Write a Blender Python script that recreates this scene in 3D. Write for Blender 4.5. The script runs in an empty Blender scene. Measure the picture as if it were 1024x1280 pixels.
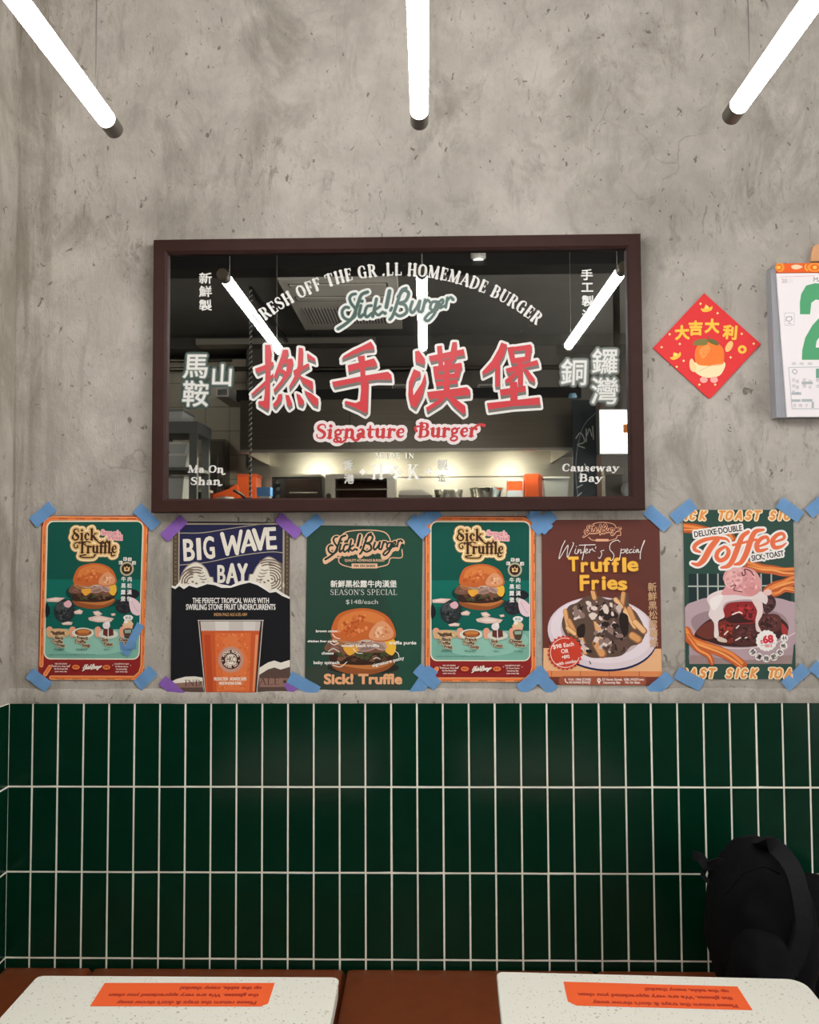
import bpy, bmesh, math, random
from mathutils import Vector, Matrix
from mathutils.geometry import delaunay_2d_cdt
S = bpy.context.scene
COL = S.collection
random.seed(7)

# ------------------------------------------------------------------ camera, light, exposure
CAM_D, CAM_H, FPX = 1.95, 1.50, 1000.0
YAW, PITCH, ROLL = -0.02043, 0.04315, -0.00478
EXPOSURE = 1.25
TUBE_STRENGTH = 31.0
HOOD_LAMP_GLOW = 78.0
KITCHEN_FILL_GLOW = 7.0  # level of the added fill lamp in the kitchen
SIGN_STRENGTH = 2.2
WINDOW_FILL = 2.15  # world brightness, let in as fill by the added window

cf = Vector((math.sin(YAW)*math.cos(PITCH), math.cos(YAW)*math.cos(PITCH), math.sin(PITCH)))
cr = cf.cross(Vector((0, 0, 1))).normalized(); cu = cr.cross(cf)
c_, s_ = math.cos(ROLL), math.sin(ROLL)
cr, cu = cr*c_ + cu*s_, cu*c_ - cr*s_
CAM = Vector((0, -CAM_D, CAM_H))
cam_data = bpy.data.cameras.new('camera'); cam_data.sensor_width = 36; cam_data.lens = FPX/1280*36
cam_data.clip_start = 0.02; cam_data.clip_end = 60
cam = bpy.data.objects.new('camera', cam_data); COL.objects.link(cam)
m4 = Matrix((cr, cu, -cf)).transposed().to_4x4(); m4.translation = CAM
cam.matrix_world = m4
S.camera = cam
S.view_settings.view_transform = 'Standard'; S.view_settings.look = 'None'
S.view_settings.gamma = 1; S.view_settings.use_curve_mapping = False
S.view_settings.exposure = EXPOSURE
S.cycles.caustics_reflective = False; S.cycles.caustics_refractive = False
S.cycles.use_denoising = True
S.cycles.sample_clamp_indirect = 6
S.cycles.max_bounces = 8; S.cycles.transparent_max_bounces = 8
w = bpy.data.worlds.new('world'); S.world = w; w.use_nodes = True
w.node_tree.nodes['Background'].inputs[0].default_value = (1, .985, .965, 1)
w.node_tree.nodes['Background'].inputs[1].default_value = WINDOW_FILL

def ray(px, py): return cf*FPX + cr*(px-512) + cu*(640-py)
def onY(px, py, Y=0.0):
    d = ray(px, py); t = (Y-CAM.y)/d.y; return CAM + d*t
def onZ(px, py, Z):
    d = ray(px, py); t = (Z-CAM.z)/d.z; return CAM + d*t
GLASS_Y = -0.018
def mir(px, py, k):                       # a place seen in the mirror, k metres beyond the glass
    p = onY(px, py, GLASS_Y + k); return Vector((p.x, GLASS_Y - k, p.z))

# ------------------------------------------------------------------ materials
def lin(c):
    f = lambda v: v/12.92 if v <= .04045 else ((v+.055)/1.055)**2.4
    return tuple(f(v/255) for v in c)
def rgb(c, k=1.0): return tuple(min(.92, v*k) for v in lin(c)) + (1,)
MATS = {}
def mat(name, c, rough=.5, metal=0, spec=.5, noise=0, nscale=8, bump=0, stretch=(1, 1, 1), emit=0, alpha=1, coat=0, dark=.55, k=1.0):
    if name in MATS: return MATS[name]
    m = bpy.data.materials.new(name); m.use_nodes = True
    nt = m.node_tree; b = nt.nodes['Principled BSDF']
    b.inputs['Roughness'].default_value = rough; b.inputs['Metallic'].default_value = metal
    b.inputs['Specular IOR Level'].default_value = spec
    b.inputs['Coat Weight'].default_value = coat
    b.inputs['Alpha'].default_value = alpha
    col = rgb(c, k); b.inputs['Base Color'].default_value = col
    if emit:
        b.inputs['Emission Color'].default_value = col; b.inputs['Emission Strength'].default_value = emit
    if noise or bump:
        g = nt.nodes.new('ShaderNodeNewGeometry'); mp = nt.nodes.new('ShaderNodeMapping'); mp.inputs['Scale'].default_value = stretch
        n = nt.nodes.new('ShaderNodeTexNoise'); n.inputs['Scale'].default_value = nscale; n.inputs['Detail'].default_value = 6
        nt.links.new(g.outputs['Position'], mp.inputs['Vector']); nt.links.new(mp.outputs[0], n.inputs['Vector'])
        if noise:
            mx = nt.nodes.new('ShaderNodeMix'); mx.data_type = 'RGBA'
            mx.inputs[6].default_value = tuple(v*(1-noise) for v in col[:3]) + (1,)
            mx.inputs[7].default_value = tuple(min(.95, v*(1+noise)) for v in col[:3]) + (1,)
            nt.links.new(n.outputs[0], mx.inputs[0]); nt.links.new(mx.outputs[2], b.inputs['Base Color'])
        if bump:
            bp = nt.nodes.new('ShaderNodeBump'); bp.inputs['Strength'].default_value = bump; bp.inputs['Distance'].default_value = .01
            nt.links.new(n.outputs[0], bp.inputs['Height']); nt.links.new(bp.outputs[0], b.inputs['Normal'])
    MATS[name] = m; return m

def concrete():
    m = bpy.data.materials.new('raw_concrete'); m.use_nodes = True; nt = m.node_tree; N = nt.nodes; L = nt.links
    b = N['Principled BSDF']; b.inputs['Roughness'].default_value = .62; b.inputs['Specular IOR Level'].default_value = .3
    g = N.new('ShaderNodeNewGeometry')
    def noise(sc, det=6, st=(1, 1, 1), dist=0, rough=.55):
        mp = N.new('ShaderNodeMapping'); mp.inputs['Scale'].default_value = st
        n = N.new('ShaderNodeTexNoise'); n.inputs['Scale'].default_value = sc; n.inputs['Detail'].default_value = det
        n.inputs['Distortion'].default_value = dist; n.inputs['Roughness'].default_value = rough
        L.new(g.outputs['Position'], mp.inputs['Vector']); L.new(mp.outputs[0], n.inputs['Vector']); return n.outputs[0]
    def ramp(s, stops):
        r = N.new('ShaderNodeValToRGB'); e = r.color_ramp.elements
        for i, (p, v) in enumerate(stops):
            q = e[i] if i < 2 else e.new(p)
            q.position = p; q.color = (v if isinstance(v, tuple) else (v, v, v, 1))
        L.new(s, r.inputs[0]); return r.outputs[0]
    def mix(f, a, c, mode='MIX'):
        x = N.new('ShaderNodeMix'); x.data_type = 'RGBA'; x.blend_type = mode
        for s, i in ((f, 0), (a, 6), (c, 7)):
            if isinstance(s, (int, float)): x.inputs[i].default_value = s
            elif isinstance(s, tuple): x.inputs[i].default_value = s
            else: L.new(s, x.inputs[i])
        return x.outputs[2]
    big = noise(1.5, 5, dist=.2)
    c = ramp(big, [(.28, rgb((160, 152, 143))), (.72, rgb((180, 172, 162))), (.5, rgb((170, 162, 152)))])
    mid = noise(8, 8, dist=.25, rough=.68)
    c = mix(ramp(mid, [(.42, 0.0), (.64, .62)]), c, rgb((198, 190, 179)))
    low = noise(4.5, 8, st=(1.5, 1, .75), dist=.6, rough=.74)
    c = mix(ramp(low, [(.50, 0.0), (.66, .62)]), c, rgb((126, 119, 108)))
    # trowel strokes: short, steep, irregular
    tro = noise(24, 6, st=(1.5, 1, .6), dist=1.6, rough=.75)
    msk = noise(3.0, 3, dist=.6)
    f1 = ramp(tro, [(.54, 0.0), (.66, .66)]); f2 = ramp(msk, [(.46, 0.0), (.62, 1.0)])
    mu = N.new('ShaderNodeMath'); mu.operation = 'MULTIPLY'; L.new(f1, mu.inputs[0]); L.new(f2, mu.inputs[1])
    c = mix(mu.outputs[0], c, rgb((112, 105, 93)))
    # hair cracks
    vo = N.new('ShaderNodeTexVoronoi'); vo.feature = 'DISTANCE_TO_EDGE'; vo.inputs['Scale'].default_value = 2.3
    dn = N.new('ShaderNodeTexNoise'); dn.inputs['Scale'].default_value = 5; dn.inputs['Detail'].default_value = 6
    L.new(g.outputs['Position'], dn.inputs['Vector'])
    va = N.new('ShaderNodeVectorMath'); va.operation = 'MULTIPLY_ADD'; va.inputs[1].default_value = (.28, .28, .28)
    L.new(dn.outputs['Color'], va.inputs[0]); L.new(g.outputs['Position'], va.inputs[2]); L.new(va.outputs[0], vo.inputs['Vector'])
    ck = ramp(vo.outputs['Distance'], [(.003, .4), (.008, 0.0)])
    mk = ramp(noise(2.2, 2), [(.55, 0.0), (.66, 1.0)])
    mu2 = N.new('ShaderNodeMath'); mu2.operation = 'MULTIPLY'; L.new(ck, mu2.inputs[0]); L.new(mk, mu2.inputs[1])
    c = mix(mu2.outputs[0], c, rgb((104, 97, 86)))
    # little pits
    pit = noise(60, 3, st=(1, 1, .7), dist=.8)
    c = mix(ramp(pit, [(.66, 0.0), (.71, .8)]), c, rgb((92, 85, 74)))
    # damp band in the corner by the pier
    sp = N.new('ShaderNodeSeparateXYZ'); L.new(g.outputs['Position'], sp.inputs[0])
    mr = N.new('ShaderNodeMapRange'); mr.inputs[1].default_value = -.86; mr.inputs[2].default_value = -1.0; L.new(sp.outputs[0], mr.inputs[0])
    st = ramp(noise(9, 5, st=(3, 1, .22), dist=.8), [(.42, 0.15), (.6, .75)])
    mu3 = N.new('ShaderNodeMath'); mu3.operation = 'MULTIPLY'; L.new(mr.outputs[0], mu3.inputs[0]); L.new(st, mu3.inputs[1])
    c = mix(mu3.outputs[0], c, rgb((122, 113, 98)))
    L.new(c, b.inputs['Base Color'])
    bp = N.new('ShaderNodeBump'); bp.inputs['Strength'].default_value = .6; bp.inputs['Distance'].default_value = .006
    ad = N.new('ShaderNodeMath'); ad.operation = 'ADD'; L.new(mid, ad.inputs[0]); L.new(tro, ad.inputs[1])
    L.new(ad.outputs[0], bp.inputs['Height']); L.new(bp.outputs[0], b.inputs['Normal'])
    return m

def print_mat(name='printed_paper', rough=.42, spec=.35):
    if name in MATS: return MATS[name]
    m = bpy.data.materials.new(name); m.use_nodes = True; nt = m.node_tree; b = nt.nodes['Principled BSDF']
    a = nt.nodes.new('ShaderNodeVertexColor'); a.layer_name = 'Col'
    nt.links.new(a.outputs[0], b.inputs['Base Color'])
    b.inputs['Roughness'].default_value = rough; b.inputs['Specular IOR Level'].default_value = spec
    MATS[name] = m; return m

# ------------------------------------------------------------------ object helpers
def link(name, me, m=None, parent=None):
    o = bpy.data.objects.new(name, me); COL.objects.link(o)
    if m is not None: me.materials.append(m)
    if parent is not None: o.parent = parent
    return o
def tag(o, label=None, cat=None, group=None, kind=None):
    for k, v in (('label', label), ('category', cat), ('group', group), ('kind', kind)):
        if v: o[k] = v
    return o
def thing(name, loc, label, cat, group=None, rz=0):
    o = bpy.data.objects.new(name, None); COL.objects.link(o); o.location = loc; o.rotation_euler = (0, 0, rz)
    o.empty_display_size = .05
    bpy.context.view_layer.update()
    return tag(o, label, cat, group)
def finish(bm, name, m, parent=None, smooth=False, bevel=0, seg=2, world=False):
    if bevel:
        es = [e for e in bm.edges if len(e.link_faces) == 2 and e.calc_face_angle(0) > .6]
        bmesh.ops.bevel(bm, geom=es, offset=bevel, segments=seg, affect='EDGES', profile=.5, clamp_overlap=True)
    bmesh.ops.recalc_face_normals(bm, faces=bm.faces)
    if world and parent is not None:
        if parent.parent is not None: bpy.context.view_layer.update()
        bmesh.ops.transform(bm, matrix=parent.matrix_world.inverted(), verts=bm.verts)
    me = bpy.data.meshes.new(name); bm.to_mesh(me); bm.free()
    if smooth:
        for p in me.polygons: p.use_smooth = True
        if hasattr(me, 'set_sharp_from_angle'): me.set_sharp_from_angle(angle=math.radians(38))
    return link(name, me, m, parent)
def abox(bm, x0, x1, y0, y1, z0, z1):
    vs = [bm.verts.new(p) for p in ((x0, y0, z0), (x1, y0, z0), (x1, y1, z0), (x0, y1, z0), (x0, y0, z1), (x1, y0, z1), (x1, y1, z1), (x0, y1, z1))]
    for f in ((0, 3, 2, 1), (4, 5, 6, 7), (0, 1, 5, 4), (1, 2, 6, 5), (2, 3, 7, 6), (3, 0, 4, 7)): bm.faces.new([vs[i] for i in f])
    return vs
def box(name, x0, x1, y0, y1, z0, z1, m, parent=None, bevel=0, seg=2, smooth=False):
    bm = bmesh.new(); abox(bm, min(x0, x1), max(x0, x1), min(y0, y1), max(y0, y1), min(z0, z1), max(z0, z1))
    return finish(bm, name, m, parent, smooth or bevel > 0, bevel, seg, world=True)
def atube(bm, pts, r, n=10, caps=True):
    rr = r if isinstance(r, (list, tuple)) else [r]*len(pts)
    pts = [Vector(p) for p in pts]; rings = []; up = None
    for i, p in enumerate(pts):
        t = (pts[min(i+1, len(pts)-1)] - pts[max(i-1, 0)]).normalized()
        if up is None:
            up = Vector((0, 0, 1)) if abs(t.z) < .9 else Vector((1, 0, 0))
        a = t.cross(up).normalized(); b = a.cross(t); up = b
        rings.append([bm.verts.new(p + (a*math.cos(2*math.pi*j/n) + b*math.sin(2*math.pi*j/n))*rr[i]) for j in range(n)])
    for A, B in zip(rings, rings[1:]):
        for j in range(n): bm.faces.new((A[j], A[(j+1) % n], B[(j+1) % n], B[j]))
    if caps: bm.faces.new(rings[0][::-1]); bm.faces.new(rings[-1])
def tube(name, pts, r, m, parent=None, n=12):
    bm = bmesh.new(); atube(bm, pts, r, n); return finish(bm, name, m, parent, True, world=True)
def alathe(bm, c, prof, n=32, axis='Z'):
    rings = []
    for r, h in prof:
        ring = []
        for j in range(n):
            a = 2*math.pi*j/n
            v = (r*math.cos(a), r*math.sin(a), h) if axis == 'Z' else (r*math.cos(a), h, r*math.sin(a))
            ring.append(bm.verts.new(Vector(c) + Vector(v)))
        rings.append(ring)
    for A, B in zip(rings, rings[1:]):
        for j in range(n): bm.faces.new((A[j], A[(j+1) % n], B[(j+1) % n], B[j]))
    bm.faces.new(rings[0][::-1]); bm.faces.new(rings[-1])
def lathe(name, c, prof, m, parent=None, n=32, axis='Z'):
    bm = bmesh.new(); alathe(bm, c, prof, n, axis); return finish(bm, name, m, parent, True, world=True)
def prism(name, pts, y0, y1, m, parent=None, bevel=0):          # outline in (x, z), from y0 to y1
    bm = bmesh.new()
    a = [bm.verts.new((x, y0, z)) for x, z in pts]; b = [bm.verts.new((x, y1, z)) for x, z in pts]
    bm.faces.new(a); bm.faces.new(b[::-1]); n = len(pts)
    for i in range(n): bm.faces.new((a[i], b[i], b[(i+1) % n], a[(i+1) % n]))
    return finish(bm, name, m, parent, bevel > 0, bevel, world=True)
def hull(name, A, B, m, parent=None, bevel=0):                   # two equal rings of points joined into a solid
    bm = bmesh.new(); a = [bm.verts.new(p) for p in A]; b = [bm.verts.new(p) for p in B]; n = len(A)
    bm.faces.new(a); bm.faces.new(b[::-1])
    for i in range(n): bm.faces.new((a[i], b[i], b[(i+1) % n], a[(i+1) % n]))
    return finish(bm, name, m, parent, bevel > 0, bevel, world=True)

# ------------------------------------------------------------------ flat print: shapes inked in layers on a sheet
def catmull(pts, n=5, closed=False):
    P = [Vector(p) for p in pts]; out = []
    if len(P) < 3: return P
    m = len(P)
    for i in range(m if closed else m-1):
        p0 = P[(i-1) % m] if closed or i > 0 else P[0]*2-P[1]
        p1 = P[i]; p2 = P[(i+1) % m]
        p3 = P[(i+2) % m] if closed or i+2 < m else P[-1]*2-P[-2]
        for k in range(n):
            t = k/n; out.append(.5*((2*p1) + (p2-p0)*t + (2*p0-5*p1+4*p2-p3)*t*t + (3*p1-p0-3*p2+p3)*t**3))
    if not closed: out.append(P[-1])
    return out
def disc(x, y, r, n=10): return [(x+r*math.cos(2*math.pi*i/n), y+r*math.sin(2*math.pi*i/n)) for i in range(n)]
def ell(x, y, a, b, n=28, rot=0):
    c, s = math.cos(rot), math.sin(rot)
    return [(x+a*math.cos(t)*c-b*math.sin(t)*s, y+a*math.cos(t)*s+b*math.sin(t)*c) for t in (2*math.pi*i/n for i in range(n))]
def rrect(x0, y0, x1, y1, r, n=6):
    o = []
    for cx, cy, a in ((x1-r, y0+r, -90), (x1-r, y1-r, 0), (x0+r, y1-r, 90), (x0+r, y0+r, 180)):
        o += [(cx+r*math.cos(math.radians(a+90*i/n)), cy+r*math.sin(math.radians(a+90*i/n))) for i in range(n+1)]
    return o
def strokepolys(pts, wd, extra=0, smooth=True, n=4, cap=10):
    k = len(pts); W = list(wd) if isinstance(wd, (list, tuple)) else [wd]*k
    P3 = [(p[0], p[1], W[i]) for i, p in enumerate(pts)]
    Q = catmull(P3, n) if smooth and k > 2 else [Vector(p) for p in P3]
    out = []
    for i, q in enumerate(Q):
        r = max(.01, (q.z+extra)/2); out.append(disc(q.x, q.y, r, cap))
        if i+1 < len(Q):
            p = Q[i+1]; d = Vector((p.x-q.x, p.y-q.y))
            if d.length < 1e-6: continue
            d.normalize(); r2 = max(.01, (p.z+extra)/2)
            out.append([(q.x-d.y*r, q.y+d.x*r), (q.x+d.y*r, q.y-d.x*r), (p.x+d.y*r2, p.y-d.x*r2), (p.x-d.y*r2, p.y+d.x*r2)])
    return out
def edgepolys(poly, w, cap=8):
    out = []; n = len(poly); r = w/2
    for i in range(n):
        a = Vector(poly[i][:2]); b = Vector(poly[(i+1) % n][:2]); d = b-a
        out.append(disc(a.x, a.y, r, cap))
        if d.length < 1e-6: continue
        d.normalize(); q = Vector((-d.y, d.x))*r
        out.append([tuple(a+q), tuple(a-q), tuple(b-q), tuple(b+q)])
    return out
def area(p): return .5*sum(p[i][0]*p[(i+1) % len(p)][1]-p[(i+1) % len(p)][0]*p[i][1] for i in range(len(p)))
def clipto(p, Q):                                # trim a shape to a convex sheet outline
    if area(Q) < 0: Q = Q[::-1]
    for i in range(len(Q)):
        (ax, ay), (bx, by) = Q[i], Q[(i+1) % len(Q)]; d = [(bx-ax)*(y-ay)-(by-ay)*(x-ax) for x, y in p]; o = []
        for j in range(len(p)):
            k = (j+1) % len(p)
            if d[j] >= 0: o.append(p[j])
            if (d[j] >= 0) != (d[k] >= 0):
                t = d[j]/(d[j]-d[k]); o.append((p[j][0]+(p[k][0]-p[j][0])*t, p[j][1]+(p[k][1]-p[j][1])*t))
        p = o
        if len(p) < 3: return []
    return p
def inpoly(x, y, P):
    c = False; m = len(P); xb, yb = P[-1][0], P[-1][1]
    for p in P:
        xa, ya = p[0], p[1]
        if (ya > y) != (yb > y) and x < (xb-xa)*(y-ya)/(yb-ya)+xa: c = not c
        xb, yb = xa, ya
    return c
_tc = {}
def textmesh(s, res=3):
    if (s, res) in _tc: return _tc[(s, res)]
    c = bpy.data.curves.new('t', 'FONT'); c.body = s; c.size = 1; c.resolution_u = res
    o = bpy.data.objects.new('t', c); COL.objects.link(o)
    dg = bpy.context.evaluated_depsgraph_get(); me = bpy.data.meshes.new_from_object(o.evaluated_get(dg))
    V = [(v.co.x, v.co.y) for v in me.vertices]; F = [tuple(p.vertices) for p in me.polygons]
    bpy.data.objects.remove(o); bpy.data.curves.remove(c); bpy.data.meshes.remove(me)
    cnt = {}
    for f in F:
        for i in range(len(f)):
            e = (f[i], f[(i+1) % len(f)]); k = (min(e), max(e)); cnt[k] = cnt.get(k, 0)+1
    E = [k for k, v in cnt.items() if v == 1]
    xs = [v[0] for v in V] or [0]
    _tc[(s, res)] = (V, F, E, min(xs), max(xs)); return _tc[(s, res)]
INK = 1.06
class Art:
    STEP = 2.0e-5
    def __init__(s, fn, ink=INK, clip=None): s.fn = fn; s.V = []; s.F = []; s.C = []; s.h = 0; s.ink = ink; s.clip = clip
    def _put(s, V, F, col):
        s.h += s.STEP; b = len(s.V); W = [s.fn(*v) for v in V]
        s.V += [(p[0], s.h, p[1]) for p in W]
        c = rgb(col, s.ink)
        for f in F:
            pts = [W[i] for i in f]
            if area(pts) < 0: f = tuple(f)[::-1]
            s.F.append([b+i for i in f]); s.C.append(c)
    def fill(s, polys, col):
        V = []; F = []
        for p in polys:
            p = [(q[0], q[1]) for q in p]
            a = area(p)
            if abs(a) < 1e-7: continue
            if a < 0: p = p[::-1]
            if s.clip: p = clipto(p, s.clip)
            if len(p) < 3 or abs(area(p)) < 1e-7: continue
            F.append(list(range(len(V), len(V)+len(p)))); V += [Vector(q) for q in p]
        if not F: return
        r = delaunay_2d_cdt(V, [], F, 0, 1e-4, True)
        keep = []                                              # the union of the shapes, counters left open
        for f, og in zip(r[2], r[5]):
            if not og: continue
            c = (r[0][f[0]]+r[0][f[1]]+r[0][f[2]])/3
            if any(inpoly(c.x, c.y, [V[i] for i in F[g]]) for g in og): keep.append(f)
        s._put([(v.x, v.y) for v in r[0]], keep, col)
    def P(s, pts, col, smooth=False, n=4):
        s.fill([catmull(pts, n, True) if smooth else pts], col)
    def B(s, pts, col, n=4): s.P(pts, col, True, n)
    def E(s, x, y, a, b, col, rot=0, n=28): s.fill([ell(x, y, a, b, n, rot)], col)
    def L(s, strokes, col, extra=0, smooth=True, n=4, out=()):
        for ow, oc in out: s.fill([q for p, w in strokes for q in strokepolys(p, w, extra+2*ow, smooth, n)], oc)
        s.fill([q for p, w in strokes for q in strokepolys(p, w, extra, smooth, n)], col)
    def polys(s, plist, col, out=(), shadow=None):
        if out:
            for ow, oc in out:
                q = []
                for p in plist:
                    for dx, dy in ((0, 0),) + ((shadow[0],) if shadow else ()):
                        pp = [(x+dx, y+dy) for x, y in p]; q.append(pp); q += edgepolys(pp, 2*ow)
                s.fill(q, oc)
        if shadow:
            s.fill([[(x+shadow[0][0]*k, y+shadow[0][1]*k) for x, y in p] for p in plist for k in (.5, 1)], shadow[1])
        s.fill(plist, col)
    def T(s, txt, x, y, h, col, ang=0, sx=1, shear=0, bold=0, align='c', out=(), width=None, res=3):
        V, F, E, x0, x1 = textmesh(txt, res)
        if not V: return
        sz = h if any(ord(ch) > 0x2e80 for ch in txt) else h/.70
        if width: sx = width/((x1-x0)*sz)
        off = {'c': (x0+x1)/2, 'l': x0, 'r': x1}[align]
        ca, sa = math.cos(ang), math.sin(ang)
        def tf(v):
            X = (v[0]-off)*sz*sx + v[1]*sz*shear; Y = -v[1]*sz
            return (x+X*ca-Y*sa, y+X*sa+Y*ca)
        W = [tf(v) for v in V]
        def thick(wd):
            q = [[W[i] for i in f] for f in F]
            for a, b in E: q += edgepolys([W[a], W[b]], wd, 6)
            return q
        for ow, oc in out: s.fill(thick(2*ow+bold), oc)
        if bold: s.fill(thick(bold), col)
        else: s._put(W, F, col)
    def G(s, txt, x, y, h, col, ang=0, sx=1, shear=0, weight=1, align='c', out=(), width=None, arc=None, track=0):
        st, tot = glyphs(txt, track)
        if width: sx = width/(tot*h)
        off = {'c': tot/2, 'l': 0, 'r': tot}[align]
        ca, sa = math.cos(ang), math.sin(ang); S2 = []
        for pts, wd, sm in st:
            q = []
            for px, py in pts:
                X = (px-off)*h*sx + py*h*shear; Y = -py*h
                q.append((x+X*ca-Y*sa, y+X*sa+Y*ca))
            W = wd if isinstance(wd, (list, tuple)) else [wd]*len(pts)
            S2.append((q, [v*h*weight for v in W], sm))
        for ow, oc in out: s.fill([q for p, w, sm in S2 for q in strokepolys(p, w, 2*ow, sm)], oc)
        s.fill([q for p, w, sm in S2 for q in strokepolys(p, w, 0, sm, 4, 8)], col)
    def dots(s, poly, cols, n, r0, r1, stretch=1, rot=None):
        xs = [p[0] for p in poly]; ys = [p[1] for p in poly]
        def inside(x, y):
            c = False; m = len(poly)
            for i in range(m):
                (xa, ya), (xb, yb) = poly[i][:2], poly[(i+1) % m][:2]
                if (ya > y) != (yb > y) and x < (xb-xa)*(y-ya)/(yb-ya)+xa: c = not c
            return c
        by = {}
        for _ in range(n*6):
            x = random.uniform(min(xs), max(xs)); y = random.uniform(min(ys), max(ys))
            if not inside(x, y): continue
            r = random.uniform(r0, r1); a = random.uniform(0, 3.14) if rot is None else rot+random.uniform(-.3, .3)
            k = random.randrange(len(cols)); rr = [r*random.uniform(.7, 1.2) for _ in range(7)]
            pl = []
            for i, q in enumerate(rr):
                t = 2*math.pi*i/7; X, Y = q*stretch*math.cos(t), q*math.sin(t)
                pl.append((x+X*math.cos(a)-Y*math.sin(a), y+X*math.sin(a)+Y*math.cos(a)))
            if not all(inside(*p) for p in pl): continue
            by.setdefault(k, []).append(pl); n -= 1
            if n <= 0: break
        for k in by: s.fill(by[k], cols[k])
    def faces(s, y_front):                # ink lifted toward the room from the sheet's face
        return [(x, y_front-h, z) for x, h, z in s.V], s.F, s.C
def art_object(name, arts, m, parent=None, sheet=None):
    """arts: [(Art, y of the face it is inked on)]; sheet: (outline in x,z, y_front, y_back, colour)"""
    V = []; F = []; C = []
    if sheet:
        pts, yf, yb, c = sheet; n = len(pts)
        if area(pts) < 0: pts = pts[::-1]
        V += [(x, yf, z) for x, z in pts] + [(x, yb, z) for x, z in pts]
        F.append(list(range(n))); F.append(list(range(2*n-1, n-1, -1)))
        F += [[i, n+i, n+(i+1) % n, (i+1) % n] for i in range(n)]
        C += [rgb(c, INK)]*(n+2)
    for a, yf in arts:
        v, f, c = a.faces(yf); b = len(V); V += v; F += [[b+i for i in q] for q in f]; C += c
    if parent is not None:
        inv = parent.matrix_world.inverted(); V = [inv @ Vector(v) for v in V]
    me = bpy.data.meshes.new(name); me.from_pydata(V, [], F); me.update()
    at = me.color_attributes.new('Col', 'FLOAT_COLOR', 'CORNER')
    buf = []
    for p in me.polygons: buf += list(C[p.index])*p.loop_total
    at.data.foreach_set('color', buf)
    return link(name, me, m, parent)
def cropmap(x0, y0, sc, Y=0.0):
    def f(cx, cy):
        p = onY(x0+cx/sc, y0+cy/sc, Y); return (p.x, p.z)
    return f

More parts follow.
